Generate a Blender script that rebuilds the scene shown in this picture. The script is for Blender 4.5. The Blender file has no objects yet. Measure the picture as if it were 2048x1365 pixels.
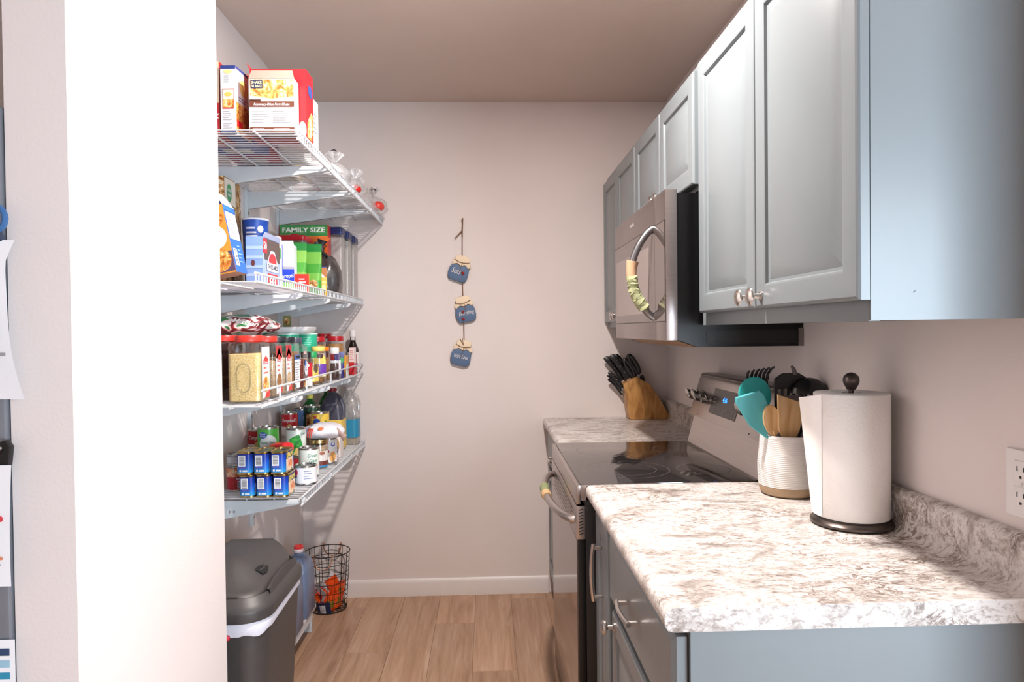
import bpy, bmesh, math, random
from mathutils import Vector, Matrix

R = math.radians
PI = math.pi
rnd = random.Random(11)
scene = bpy.context.scene
col = scene.collection

# ------------------------------------------------------------------ camera
CAM_H, CAM_F, YAW, PITCH, ROLL = 1.374, 1391.9, .0359, -.0152, -.0116
def make_camera():
    cy, sy = math.cos(YAW), math.sin(YAW)
    fw = Vector((sy * math.cos(PITCH), cy * math.cos(PITCH), math.sin(PITCH)))
    r = Vector((cy, -sy, 0)); u = r.cross(fw)
    c, s = math.cos(ROLL), math.sin(ROLL)
    r2 = c * r + s * u; u2 = -s * r + c * u
    m = Matrix(((r2.x, u2.x, -fw.x, 0), (r2.y, u2.y, -fw.y, 0), (r2.z, u2.z, -fw.z, CAM_H), (0, 0, 0, 1)))
    cam = bpy.data.cameras.new('camera'); o = bpy.data.objects.new('camera', cam)
    col.objects.link(o); o.matrix_world = m
    cam.sensor_fit = 'HORIZONTAL'; cam.sensor_width = 36; cam.lens = CAM_F / 2048 * 36
    cam.clip_start = .02; cam.clip_end = 60
    scene.camera = o
make_camera()

# ------------------------------------------------------------------ exposure, world, daylight
vs = scene.view_settings
scene.display_settings.display_device = 'sRGB'
vs.view_transform = 'Standard'; vs.look = 'None'; vs.gamma = 1; vs.use_curve_mapping = False
vs.exposure = 0.66
scene.cycles.caustics_reflective = False; scene.cycles.caustics_refractive = False
world = bpy.data.worlds.new('world'); scene.world = world; world.use_nodes = True
bg = world.node_tree.nodes['Background']
bg.inputs[0].default_value = (.72, .83, 1, 1); bg.inputs[1].default_value = 1.0

def area_light(name, loc, rot, sx, sy, power, color):
    l = bpy.data.lights.new(name, 'AREA'); l.shape = 'RECTANGLE'; l.size = sx; l.size_y = sy
    l.energy = power; l.color = color
    o = bpy.data.objects.new(name, l); col.objects.link(o); o.location = loc; o.rotation_euler = rot
    return o
# daylight coming through the two windows of the room behind the camera (openings are built in wall_rear / wall_side)
area_light('daylight_rear_window', (2.0, -1.44, 1.10), (R(90), 0, 0), 1.45, 1.9, 100, (.74, .88, 1))
area_light('daylight_side_window', (3.72, -.5, 1.45), (R(90), 0, R(90)), 1.3, 1.2, 22, (.78, .89, 1))

# ------------------------------------------------------------------ materials
def s2l(c):
    c = c / 255
    return c / 12.92 if c <= .04045 else ((c + .055) / 1.055) ** 2.4
def rgb(h):
    if isinstance(h, str):
        h = h.lstrip('#'); h = tuple(int(h[i:i + 2], 16) for i in (0, 2, 4))
    return tuple(s2l(c) for c in h) + (1,)
MATS = {}
def nodes(name):
    m = bpy.data.materials.new(name); m.use_nodes = True
    nt = m.node_tree; b = nt.nodes['Principled BSDF']
    MATS[name] = m
    return m, nt, b
def N(nt, t, **kw):
    n = nt.nodes.new(t)
    for k, v in kw.items():
        if k in n.inputs.keys(): n.inputs[k].default_value = v
        else: setattr(n, k, v)
    return n
def coords(nt, scale=(1, 1, 1), kind='Object'):
    tc = N(nt, 'ShaderNodeTexCoord'); mp = N(nt, 'ShaderNodeMapping')
    mp.inputs['Scale'].default_value = scale
    nt.links.new(tc.outputs[kind], mp.inputs['Vector'])
    return mp.outputs['Vector']
def ramp(nt, fac, stops):
    r = N(nt, 'ShaderNodeValToRGB'); e = r.color_ramp.elements
    while len(e) < len(stops): e.new(.5)
    for el, (p, c) in zip(e, stops):
        el.position = p; el.color = rgb(c) if not (isinstance(c, tuple) and len(c) == 4) else c
    nt.links.new(fac, r.inputs[0])
    return r.outputs['Color']
def noise(nt, vec, scale, detail=3, dist=0, rough=.5):
    n = N(nt, 'ShaderNodeTexNoise')
    n.inputs['Scale'].default_value = scale; n.inputs['Detail'].default_value = detail
    n.inputs['Distortion'].default_value = dist; n.inputs['Roughness'].default_value = rough
    nt.links.new(vec, n.inputs['Vector'])
    return n.outputs['Fac']
def bump(nt, b, h, strength=.1, dist=.002):
    bp = N(nt, 'ShaderNodeBump'); bp.inputs['Strength'].default_value = strength; bp.inputs['Distance'].default_value = dist
    nt.links.new(h, bp.inputs['Height']); nt.links.new(bp.outputs[0], b.inputs['Normal'])
def mat(name, c, rough=.5, metal=0, spec=.5, var=.04, bmp=0, bscale=120, scale=30, emit=None, coat=0, sheen=0):
    """plain principled surface with a little procedural unevenness"""
    if name in MATS: return MATS[name]
    m, nt, b = nodes(name)
    base = rgb(c)
    vec = coords(nt)
    if var:
        f = noise(nt, vec, scale, 3)
        lo = tuple(x * (1 - var) for x in base[:3]) + (1,); hi = tuple(min(1, x * (1 + var)) for x in base[:3]) + (1,)
        nt.links.new(ramp(nt, f, [(.3, lo), (.7, hi)]), b.inputs['Base Color'])
    else: b.inputs['Base Color'].default_value = base
    b.inputs['Roughness'].default_value = rough; b.inputs['Metallic'].default_value = metal
    b.inputs['Specular IOR Level'].default_value = spec
    b.inputs['Coat Weight'].default_value = coat
    if bmp: bump(nt, b, noise(nt, vec, bscale, 3), bmp)
    if emit:
        b.inputs['Emission Color'].default_value = rgb(emit[0]); b.inputs['Emission Strength'].default_value = emit[1]
    return m
def clear(name, tint=(250, 251, 252), gloss=.12, milky=0.0, rough=.05, solid=(240, 240, 242)):
    """thin clear plastic: see-through with a sheen, optionally milky"""
    if name in MATS: return MATS[name]
    m, nt, b = nodes(name)
    out = nt.nodes['Material Output']
    tr = N(nt, 'ShaderNodeBsdfTransparent'); tr.inputs[0].default_value = rgb(tint)
    b.inputs['Base Color'].default_value = rgb(solid); b.inputs['Roughness'].default_value = .35
    gl = N(nt, 'ShaderNodeBsdfGlossy'); gl.inputs['Roughness'].default_value = rough
    m1 = N(nt, 'ShaderNodeMixShader'); m2 = N(nt, 'ShaderNodeMixShader')
    lw = N(nt, 'ShaderNodeLayerWeight'); lw.inputs[0].default_value = .25
    ad = N(nt, 'ShaderNodeMath', operation='MULTIPLY_ADD'); ad.inputs[1].default_value = .6; ad.inputs[2].default_value = gloss * .4
    nt.links.new(lw.outputs['Facing'], ad.inputs[0])
    nt.links.new(ad.outputs[0], m1.inputs[0]); nt.links.new(tr.outputs[0], m1.inputs[1]); nt.links.new(gl.outputs[0], m1.inputs[2])
    f = noise(nt, coords(nt), 40, 4)
    mu = N(nt, 'ShaderNodeMath', operation='MULTIPLY'); mu.inputs[1].default_value = milky * 2
    nt.links.new(f, mu.inputs[0])
    nt.links.new(mu.outputs[0], m2.inputs[0]); nt.links.new(m1.outputs[0], m2.inputs[1]); nt.links.new(b.outputs[0], m2.inputs[2])
    nt.links.new(m2.outputs[0], out.inputs['Surface'])
    return m
def speckle(name, stops, scale=60, detail=4, dist=0, rough=.5, stretch=(1, 1, 1), b=.0):
    if name in MATS: return MATS[name]
    m, nt, bs = nodes(name)
    v = coords(nt, stretch); f = noise(nt, v, scale, detail, dist)
    nt.links.new(ramp(nt, f, stops), bs.inputs['Base Color']); bs.inputs['Roughness'].default_value = rough
    if b: bump(nt, bs, f, b)
    return m

def paint(name, c, strength=.12):
    m, nt, b = nodes(name)
    v = coords(nt)
    f = noise(nt, v, 3, 2)
    base = rgb(c)
    lo = tuple(x * .985 for x in base[:3]) + (1,); hi = tuple(min(1, x * 1.015) for x in base[:3]) + (1,)
    nt.links.new(ramp(nt, f, [(.3, lo), (.7, hi)]), b.inputs['Base Color'])
    b.inputs['Roughness'].default_value = .62; b.inputs['Specular IOR Level'].default_value = .3
    bump(nt, b, noise(nt, v, 150, 3), strength, .003)
    return m
WALL = paint('wall_paint', (226, 217, 214))
CEIL = paint('ceiling_paint', (214, 198, 188), .2)
TRIM = mat('trim_paint', (226, 220, 217), .4, var=.01)
def wood_floor():
    m, nt, b = nodes('oak_plank')
    oi = N(nt, 'ShaderNodeObjectInfo')
    tc = N(nt, 'ShaderNodeTexCoord')
    add = N(nt, 'ShaderNodeVectorMath', operation='ADD'); sc = N(nt, 'ShaderNodeVectorMath', operation='SCALE')
    sc.inputs[0].default_value = (7.3, 3.1, 5.7); nt.links.new(oi.outputs['Random'], sc.inputs['Scale'])
    nt.links.new(tc.outputs['Object'], add.inputs[0]); nt.links.new(sc.outputs[0], add.inputs[1])
    mp = N(nt, 'ShaderNodeMapping'); mp.inputs['Scale'].default_value = (16, 1.6, 4); nt.links.new(add.outputs[0], mp.inputs['Vector'])
    f = noise(nt, mp.outputs[0], 1.0, 6, 1.2, .6)
    c1 = ramp(nt, f, [(.25, '#937158'), (.45, '#b08c71'), (.6, '#ba9880'), (.8, '#ceb098')])
    mp2 = N(nt, 'ShaderNodeMapping'); mp2.inputs['Scale'].default_value = (120, 3, 10); nt.links.new(add.outputs[0], mp2.inputs['Vector'])
    f2 = noise(nt, mp2.outputs[0], 1.0, 4, .4, .6)
    mx = N(nt, 'ShaderNodeMix', data_type='RGBA', blend_type='MULTIPLY'); mx.inputs['Factor'].default_value = .35
    nt.links.new(c1, mx.inputs[6]); nt.links.new(ramp(nt, f2, [(.3, '#b8a89c'), (.6, '#ffffff')]), mx.inputs[7])
    hs = N(nt, 'ShaderNodeHueSaturation'); ma = N(nt, 'ShaderNodeMapRange'); ma.inputs['To Min'].default_value = .88; ma.inputs['To Max'].default_value = 1.14
    nt.links.new(oi.outputs['Random'], ma.inputs['Value']); nt.links.new(ma.outputs[0], hs.inputs['Value'])
    nt.links.new(mx.outputs[2], hs.inputs['Color']); nt.links.new(hs.outputs[0], b.inputs['Base Color'])
    b.inputs['Roughness'].default_value = .42; bump(nt, b, f2, .08)
    return m
OAK = wood_floor()
def laminate():
    m, nt, b = nodes('stone_laminate')
    v = coords(nt, (.8, 1.35, 1.15))
    f1 = noise(nt, v, 9, 9, .9, .68); f2 = noise(nt, v, 17, 7, 1.6, .64); f3 = noise(nt, v, 80, 6, .5, .7)
    c = ramp(nt, f1, [(.28, '#7f7670'), (.40, '#b0a8a2'), (.49, '#d6d1cd'), (.7, '#e8e5e3')])
    # thin curly veins where the noise crosses its middle value
    sb = N(nt, 'ShaderNodeMath', operation='SUBTRACT'); sb.inputs[1].default_value = .5; nt.links.new(f2, sb.inputs[0])
    ab = N(nt, 'ShaderNodeMath', operation='ABSOLUTE'); nt.links.new(sb.outputs[0], ab.inputs[0])
    vein = ramp(nt, ab.outputs[0], [(0, '#8a7b74'), (.02, '#c4b8b0'), (.05, '#ffffff')])
    f4 = noise(nt, v, 7, 3, .5)
    mk = ramp(nt, f4, [(.45, (0, 0, 0, 1)), (.62, (1, 1, 1, 1))])
    mx = N(nt, 'ShaderNodeMix', data_type='RGBA', blend_type='MULTIPLY'); nt.links.new(mk, mx.inputs['Factor'])
    nt.links.new(c, mx.inputs[6]); nt.links.new(vein, mx.inputs[7])
    mx2 = N(nt, 'ShaderNodeMix', data_type='RGBA', blend_type='MULTIPLY'); mx2.inputs['Factor'].default_value = .8
    nt.links.new(mx.outputs[2], mx2.inputs[6]); nt.links.new(ramp(nt, f3, [(.30, '#857b75'), (.42, '#d0c9c4'), (.50, '#ffffff')]), mx2.inputs[7])
    nt.links.new(mx2.outputs[2], b.inputs['Base Color'])
    b.inputs['Roughness'].default_value = .33
    return m
STONE = laminate()
def brushed(name, c, rough=.28):
    m, nt, b = nodes(name)
    v = coords(nt, (2, 2, 160)); f = noise(nt, v, 3, 3)
    base = rgb(c)
    nt.links.new(ramp(nt, f, [(.3, tuple(x * .9 for x in base[:3]) + (1,)), (.7, base)]), b.inputs['Base Color'])
    b.inputs['Metallic'].default_value = 1; b.inputs['Roughness'].default_value = rough
    return m
STEEL = brushed('brushed_steel', (196, 188, 184), .3)
STEELM = brushed('microwave_steel', (164, 154, 151), .3)
STEELD = brushed('dark_steel', (150, 143, 140), .3)
NICKEL = mat('satin_nickel', (205, 198, 192), .25, 1, var=.02)
CHROME = mat('tin_metal', (200, 198, 194), .22, 1, var=.03)
GOLD = mat('gold_tin', (205, 180, 120), .25, 1, var=.03)
CAB = mat('grey_cabinet_paint', (118, 126, 130), .31, var=.02, scale=6)
GLASSB = mat('black_glass', (40, 36, 36), .05, 0, 1.0, var=0); GLASSB.node_tree.nodes['Principled BSDF'].inputs['IOR'].default_value = 2.1
MIRG = mat('tinted_mirror_glass', (112, 101, 98), .05, .55, .8, var=0)
BLACK = mat('black_plastic', (18, 18, 20), .4, var=.05)
BLACKG = mat('gloss_black', (10, 10, 11), .30, var=0, spec=.35)
WHITE = mat('white_wire_coating', (210, 213, 217), .35, var=.01)
BRACK = mat('white_bracket_paint', (202, 208, 212), .4, var=.01)
PAPER = mat('white_paper', (240, 241, 245), .8, var=.01)
INK = mat('black_ink', (30, 30, 34), .7, var=0)
GREYINK = mat('grey_ink', (150, 150, 156), .7, var=0)
def C(h, rough=.42, **k):
    """printed card / coloured plastic of one colour"""
    key = 'colour_%s_%d' % (h.lstrip('#') if isinstance(h, str) else '%02x%02x%02x' % h, int(rough * 100))
    return mat(key, h, rough, var=k.pop('var', .02), **k)
FOOD1 = speckle('food_photo_orange', [(.3, '#7a3c18'), (.45, '#c9752c'), (.58, '#e9b35c'), (.72, '#f6e3b8')], 70, 5, .8)
FOOD2 = speckle('food_photo_crumb', [(.3, '#8a4a1c'), (.45, '#d08a3e'), (.55, '#f0c070'), (.62, '#f7e6c4'), (.75, '#c8402c')], 55, 5, 1)
FOOD3 = speckle('food_photo_granola', [(.3, '#3c2412'), (.42, '#8a5a2e'), (.55, '#c89a5c'), (.65, '#eee0c4'), (.78, '#4c6a2c')], 60, 5, .7)
FOOD4 = speckle('food_photo_ham', [(.3, '#c4562c'), (.45, '#f0a070'), (.6, '#f8d8b8'), (.8, '#f4efe2')], 60, 3, .6)
ONION = speckle('minced_onion', [(.30, '#a8843c'), (.38, '#ecc878'), (.55, '#fae0a0'), (.75, '#fff2c8')], 330, 3, 0, .8, b=.3)
SPICE_R = speckle('chili_flakes', [(.3, '#3a0e08'), (.5, '#7a2210'), (.7, '#a84a20')], 200, 3, 0, .8)
SPICE_B = speckle('brown_spice', [(.3, '#6e4424'), (.5, '#96663a'), (.7, '#b88a58')], 200, 3, 0, .8)
SPICE_T = speckle('tan_spice', [(.3, '#a88a68'), (.5, '#c4a888'), (.7, '#d8c4a8')], 200, 3, 0, .8)
BUTTER = speckle('peanut_butter', [(.3, '#a8743c'), (.6, '#c4925a')], 30, 2, 0, .6)
CLEAR = clear('clear_plastic')
CLEARG = clear('grey_clear_plastic', (228, 228, 228), .15, .10)
BAG = clear('thin_film_bag', (248, 248, 248), .2, .30, .2)
BAGD = clear('smoky_film_bag', (120, 114, 112), .25, .35, .2, (96, 90, 90))
WOODL = speckle('light_wood', [(.3, '#c99a62'), (.55, '#deb684'), (.75, '#ebcb9e')], 6, 5, .6, .5, (8, 8, 1.2))
WOODB = speckle('block_wood', [(.3, '#8f6032'), (.5, '#b5844a'), (.7, '#c99b62')], 5, 5, .8, .42, (7, 3, 2))

# ------------------------------------------------------------------ mesh helpers
class MB:
    def __init__(s): s.v = []; s.f = []; s.m = []
    def add(s, vs_, fs, m=0):
        o = len(s.v); s.v += [tuple(p) for p in vs_]
        for f in fs: s.f.append(tuple(i + o for i in f)); s.m.append(m)
        return s
    def box(s, x0, x1, y0, y1, z0, z1, m=0, ms=None):
        v = [(x0, y0, z0), (x1, y0, z0), (x1, y1, z0), (x0, y1, z0), (x0, y0, z1), (x1, y0, z1), (x1, y1, z1), (x0, y1, z1)]
        f = [(0, 1, 5, 4), (1, 2, 6, 5), (2, 3, 7, 6), (3, 0, 4, 7), (4, 5, 6, 7), (3, 2, 1, 0)]
        o = len(s.v); s.v += v
        for i, q in enumerate(f): s.f.append(tuple(k + o for k in q)); s.m.append(ms[i] if ms else m)
        return s
    def tube(s, pts, r, n=8, closed=False, m=0, flat=1.0):
        pts = [Vector(p) for p in pts]; k = len(pts)
        rs = r if isinstance(r, (list, tuple)) else [r] * k
        tang = []
        for i in range(k):
            a = pts[(i - 1) % k] if (closed or i > 0) else pts[i]
            b = pts[(i + 1) % k] if (closed or i < k - 1) else pts[i]
            t = b - a; tang.append(t.normalized() if t.length > 1e-9 else Vector((0, 0, 1)))
        ref = Vector((0, 0, 1)) if abs(tang[0].z) < .9 else Vector((1, 0, 0))
        nv = (ref - tang[0] * ref.dot(tang[0])).normalized()
        rings = []
        for i in range(k):
            if i: 
                nv = nv - tang[i] * nv.dot(tang[i])
                nv = nv.normalized() if nv.length > 1e-6 else tang[i].orthogonal().normalized()
            bv = tang[i].cross(nv)
            rings.append([pts[i] + nv * (math.cos(2 * PI * j / n) * rs[i]) + bv * (math.sin(2 * PI * j / n) * rs[i] * flat) for j in range(n)])
        return s.loft(rings, not closed, closed, m)
    def loft(s, rings, cap=True, closed=False, m=0):
        n = len(rings[0]); o = len(s.v)
        for rg in rings: s.v += [tuple(p) for p in rg]
        k = len(rings)
        for i in range(k if closed else k - 1):
            a = o + i * n; b = o + ((i + 1) % k) * n
            for j in range(n):
                s.f.append((a + j, a + (j + 1) % n, b + (j + 1) % n, b + j)); s.m.append(m)
        if cap:
            s.f.append(tuple(o + j for j in reversed(range(n)))); s.m.append(m)
            s.f.append(tuple(o + (k - 1) * n + j for j in range(n))); s.m.append(m)
        return s
    def lathe(s, prof, n=24, c=(0, 0, 0), m=0, cap=True):
        rings = [[(c[0] + max(r, 1e-4) * math.cos(2 * PI * j / n), c[1] + max(r, 1e-4) * math.sin(2 * PI * j / n), c[2] + z) for j in range(n)] for r, z in prof]
        return s.loft(rings, cap, False, m)
    def prism(s, poly, axis, a, b, m=0):
        def P(p, d): return {'x': (d, p[0], p[1]), 'y': (p[0], d, p[1]), 'z': (p[0], p[1], d)}[axis]
        return s.loft([[P(p, a) for p in poly], [P(p, b) for p in poly]], True, False, m)
    def xf(s, M, start=0):
        for i in range(start, len(s.v)): s.v[i] = tuple(M @ Vector(s.v[i]))
        return s
def rr(hx, hy, r, z, cx=0, cy=0, n=5):
    """rounded rectangle ring"""
    r = min(r, hx * .999, hy * .999); out = []
    for (sx, sy, a0) in ((1, 1, 0), (-1, 1, 90), (-1, -1, 180), (1, -1, 270)):
        for i in range(n + 1):
            a = R(a0 + 90 * i / n)
            out.append((cx + sx * (hx - r) + r * math.cos(a), cy + sy * (hy - r) + r * math.sin(a), z))
    return out
def obj(name, mb, m, parent=None, bevel=0, seg=2, smooth=35, loc=None, rot=None):
    me = bpy.data.meshes.new(name)
    me.from_pydata(mb.v, [], mb.f)
    ml = m if isinstance(m, (list, tuple)) else [m]
    for x in ml: me.materials.append(x)
    for p, i in zip(me.polygons, mb.m): p.material_index = i
    bm = bmesh.new(); bm.from_mesh(me)
    bmesh.ops.recalc_face_normals(bm, faces=bm.faces)
    if bevel:
        es = [e for e in bm.edges if len(e.link_faces) == 2 and e.calc_face_angle(0) > R(30)]
        bmesh.ops.bevel(bm, geom=es, offset=bevel, segments=seg, profile=.6, affect='EDGES', clamp_overlap=True)
    bm.to_mesh(me); bm.free()
    if smooth:
        me.shade_smooth(); me.set_sharp_from_angle(angle=R(smooth))
    o = bpy.data.objects.new(name, me); col.objects.link(o)
    if parent: o.parent = parent
    if loc: o.location = loc
    if rot: o.rotation_euler = rot
    return o
def tag(o, label=None, cat=None, group=None, kind=None):
    if label: o['label'] = label
    if cat: o['category'] = cat
    if group: o['group'] = group
    if kind: o['kind'] = kind
    return o
def thing(name, label, cat, loc=(0, 0, 0), rz=0, group=None, rot=None):
    o = bpy.data.objects.new(name, None); col.objects.link(o); o.empty_display_size = .05
    o.location = loc; o.rotation_euler = rot if rot else (0, 0, rz)
    return tag(o, label, cat, group)
def struct(name, mb, m, label=None, **k):
    o = obj(name, mb, m, **k); o['kind'] = 'structure'
    if label: o['label'] = label
    return o
def link_copy(o, parent, loc=None, name=None):
    c = o.copy(); col.objects.link(c); c.parent = parent
    if loc: c.location = loc
    return c
# frames: (u along the face to the viewer's right, v up, d out of the face) -> local point
def FR(y0): return lambda u, v, d: (u, y0 - d, v)
def RT(x0): return lambda u, v, d: (x0 + d, u, v)
def LF(x0): return lambda u, v, d: (x0 - d, -u, v)
def TP(z0): return lambda u, v, d: (u, v, z0 + d)
def CY(r, az=0, cx=0, cy=0):
    return lambda u, v, d: (cx + (r + d) * math.sin(az + u / r), cy - (r + d) * math.cos(az + u / r), v)
def patch(parent, name, fr, u0, u1, v0, v1, m, d=.0006, nu=1, bm=None):
    b = bm or MB(); o = len(b.v)
    for i in range(nu + 1):
        u = u0 + (u1 - u0) * i / nu
        b.v += [fr(u, v0, d), fr(u, v1, d)]
    for i in range(nu): b.f.append((o + 2 * i, o + 2 * i + 2, o + 2 * i + 3, o + 2 * i + 1)); b.m.append(0)
    return b if bm else obj(name, b, m, parent, smooth=0)
def oval(parent, name, fr, uc, vc, ru, rv, m, d=.0009, n=20):
    b = MB(); b.v.append(fr(uc, vc, d)); K = 1 if ru < .008 else 4
    for k in range(1, K + 1):
        for i in range(n): b.v.append(fr(uc + ru * k / K * math.cos(2 * PI * i / n), vc + rv * k / K * math.sin(2 * PI * i / n), d))
    for i in range(n): b.f.append((0, 1 + i, 1 + (i + 1) % n)); b.m.append(0)
    for k in range(1, K):
        o, q = 1 + (k - 1) * n, 1 + k * n
        for i in range(n): b.f.append((o + i, q + i, q + (i + 1) % n, o + (i + 1) % n)); b.m.append(0)
    return obj(name, b, m, parent, smooth=0)
def poly(parent, name, fr, pts, m, d=.0009):
    """flat print of any outline, cut fine enough to follow a curved face"""
    bm = bmesh.new(); f = bm.faces.new([bm.verts.new((u, v, 0)) for u, v in pts])
    bmesh.ops.triangulate(bm, faces=[f])
    for _ in range(2): bmesh.ops.subdivide_edges(bm, edges=bm.edges[:], cuts=1, use_grid_fill=True)
    bm.verts.index_update(); b = MB()
    b.v = [fr(p.co.x, p.co.y, d) for p in bm.verts]; b.f = [tuple(q.index for q in g.verts) for g in bm.faces]; b.m = [0] * len(b.f)
    bm.free()
    return obj(name, b, m, parent, smooth=0)
def fine_print(parent, fr, u0, u1, v0, v1, n, m=None, d=.0009):
    b = MB(); h = (v1 - v0) / n
    for i in range(n):
        w = (u1 - u0) * (.55 + .45 * rnd.random())
        patch(None, '', fr, u0, u0 + w, v0 + h * (i + .3), v0 + h * (i + .62), None, d, 2, b)
    return obj('fine_print', b, m or GREYINK, parent, smooth=0)
def barcode(parent, fr, u0, u1, v0, v1, horiz=False, d=.0009):
    patch(parent, 'barcode_field', fr, u0, u1, v0, v1, PAPER, d, 3)
    b = MB(); n = 11
    for i in range(n):
        a = (i + .2 + .2 * rnd.random()) / n; w = (.25 + .35 * rnd.random()) / n
        m_ = .12
        if horiz: patch(None, '', fr, u0 + (u1 - u0) * m_, u1 - (u1 - u0) * m_, v0 + (v1 - v0) * (.06 + .88 * a), v0 + (v1 - v0) * (.06 + .88 * (a + w)), None, d + .0004, 2, b)
        else: patch(None, '', fr, u0 + (u1 - u0) * (.06 + .88 * a), u0 + (u1 - u0) * (.06 + .88 * (a + w)), v0 + (v1 - v0) * m_, v1 - (v1 - v0) * m_, None, d + .0004, 1, b)
    return obj('barcode', b, INK, parent, smooth=0)
TXT = {}
def text(parent, s, fr, u, v, size, m, d=.0012, shear=0, bold=0, width=None, name='lettering', tilt=0, align='CENTER'):
    key = (s, shear, bold)
    if key not in TXT:
        cu = bpy.data.curves.new('t', 'FONT'); cu.body = s; cu.size = 1; cu.shear = shear; cu.offset = bold; cu.resolution_u = 2
        cu.align_x = 'LEFT'
        o = bpy.data.objects.new('t', cu); me = o.to_mesh()
        TXT[key] = ([tuple(q.co) for q in me.vertices], [tuple(p.vertices) for p in me.polygons])
        o.to_mesh_clear(); bpy.data.objects.remove(o); bpy.data.curves.remove(cu)
    V, Fc = TXT[key]
    xs = [p[0] for p in V]; w = max(xs) - min(xs); x0 = min(xs)
    sx = size if width is None else width / w
    b = MB(); ct, st = math.cos(tilt), math.sin(tilt)
    for p in V:
        a = (p[0] - x0) * sx - (w * sx / 2 if align == 'CENTER' else 0); c = p[1] * size
        b.v.append(fr(u + a * ct - c * st, v + a * st + c * ct, d))
    b.f = list(Fc); b.m = [0] * len(Fc)
    return obj(name, b, m, parent, smooth=0)
# ================================================================== THE ROOM
D, HC, XR, XL = 3.62, 2.557, .944, -.960      # back wall, ceiling, right wall, pantry wall
# floor of wide planks running away from the camera
fl = struct('floor', MB().box(-2.4, 3.8, -1.6, D + .12, -.06, -.004), mat('floor_seam', (92, 70, 56), .7), 'light brown oak look plank floor')
def floor_planks():
    W, L = .182, 1.22; first = None
    me = None
    for i in range(34):
        x = -2.35 + i * W
        if x > 3.7: break
        off = (i * .47) % L
        y = -3.3 - off + (.028 if i == 9 else 0)
        while y < D:
            y0, y1 = max(y, -1.5), min(y + L, D)
            if y1 - y0 > .02:
                if abs(y1 - y0 - L) < 1e-6 and me:
                    o = bpy.data.objects.new('plank', me); col.objects.link(o)
                else:
                    o = obj('plank', MB().box(-W / 2 + .0006, W / 2 - .0006, 0, y1 - y0 - .0008, -.004, 0), OAK, None, smooth=0)
                    if abs(y1 - y0 - L) < 1e-6: me = o.data
                o.parent = fl; o.location = (x, y0, 0)
            y += L
floor_planks()
struct('ceiling', MB().box(-2.4, 3.9, -1.6, D + .12, HC, HC + .1), CEIL, 'matte beige ceiling')
struct('wall_back', MB().box(-1.1, 1.1, D, D + .12, 0, HC), WALL, 'pale beige back wall')
struct('wall_left', MB().box(XL - .1, XL, 1.86, D, 0, HC), WALL, 'pale wall of the pantry recess behind the wire shelves')
struct('wall_right', MB().box(XR, XR + .12, .86, D, 0, HC), WALL, 'pale beige wall behind the kitchen counter')
struct('wall_partition', MB().box(-.803, -.700, 1.2, 1.861, 0, HC), WALL, 'bright white end of the partition wall between fridge and pantry')
struct('wall_return', MB().box(-2.3, -.803, 1.80, 1.861, 0, HC), WALL, 'wall behind the fridge')
struct('wall_side_left', MB().box(-2.4, -2.3, -1.6, 1.861, 0, HC), WALL, 'far left wall behind the camera')
struct('wall_side_return', MB().box(XR + .12, 3.9, .92, 1.02, 0, HC), WALL, 'wall beside the kitchen end')
def wall_with_hole(name, horiz, a0, a1, t0, t1, h0, h1, z0, z1):
    b = MB()
    def q(u0, u1, w0, w1):
        if horiz: b.box(u0, u1, t0, t1, w0, w1)
        else: b.box(t0, t1, u0, u1, w0, w1)
    q(a0, h0, 0, HC); q(h1, a1, 0, HC); q(h0, h1, 0, z0); q(h0, h1, z1, HC)
    return struct(name, b, WALL, smooth=0)
wall_with_hole('wall_rear', True, -2.4, 3.8, -1.6, -1.5, 1.22, 2.78, .1, 2.1)
wall_with_hole('wall_side_right', False, -1.5, .92, 3.78, 3.88, -1.2, .2, .85, 2.05)
def window(n, horiz, h0, h1, t, z0=.85, z1=2.05):
    b = MB(); g = MB(); f = .05; mid = (h0 + h1) / 2
    def q(m, u0, u1, w0, w1, th=.03):
        if horiz: m.box(u0, u1, t - th / 2, t + th / 2, w0, w1)
        else: m.box(t - th / 2, t + th / 2, u0, u1, w0, w1)
    q(b, h0, h0 + f, z0, z1); q(b, h1 - f, h1, z0, z1); q(b, h0 + f, h1 - f, z0, z0 + f); q(b, h0 + f, h1 - f, z1 - f, z1); q(b, mid - .02, mid + .02, z0 + f, z1 - f)
    w = struct('window_%d' % n, b, TRIM, 'white framed window behind the camera', smooth=0)
    q(g, h0 + f, mid - .02, z0 + f, z1 - f, .006); obj('pane', g, CLEAR, w, smooth=0)
    g = MB(); q(g, mid + .02, h1 - f, z0 + f, z1 - f, .006); obj('pane', g, CLEAR, w, smooth=0)
window(1, True, 1.22, 2.78, -1.55, .1, 2.1); window(2, False, -1.2, .2, 3.83)
# baseboards
def baseboard(name, x0, x1, label):
    prof = [(D, 0), (D - .013, 0), (D - .013, .068), (D - .009, .082), (D - .004, .088), (D, .088)]
    b = MB().loft([[(x0, p[0], p[1]) for p in prof], [(x1, p[0], p[1]) for p in prof]])
    return struct(name, b, TRIM, label)
baseboard('baseboard_back', XL, .305, 'white baseboard along the back wall')
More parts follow.
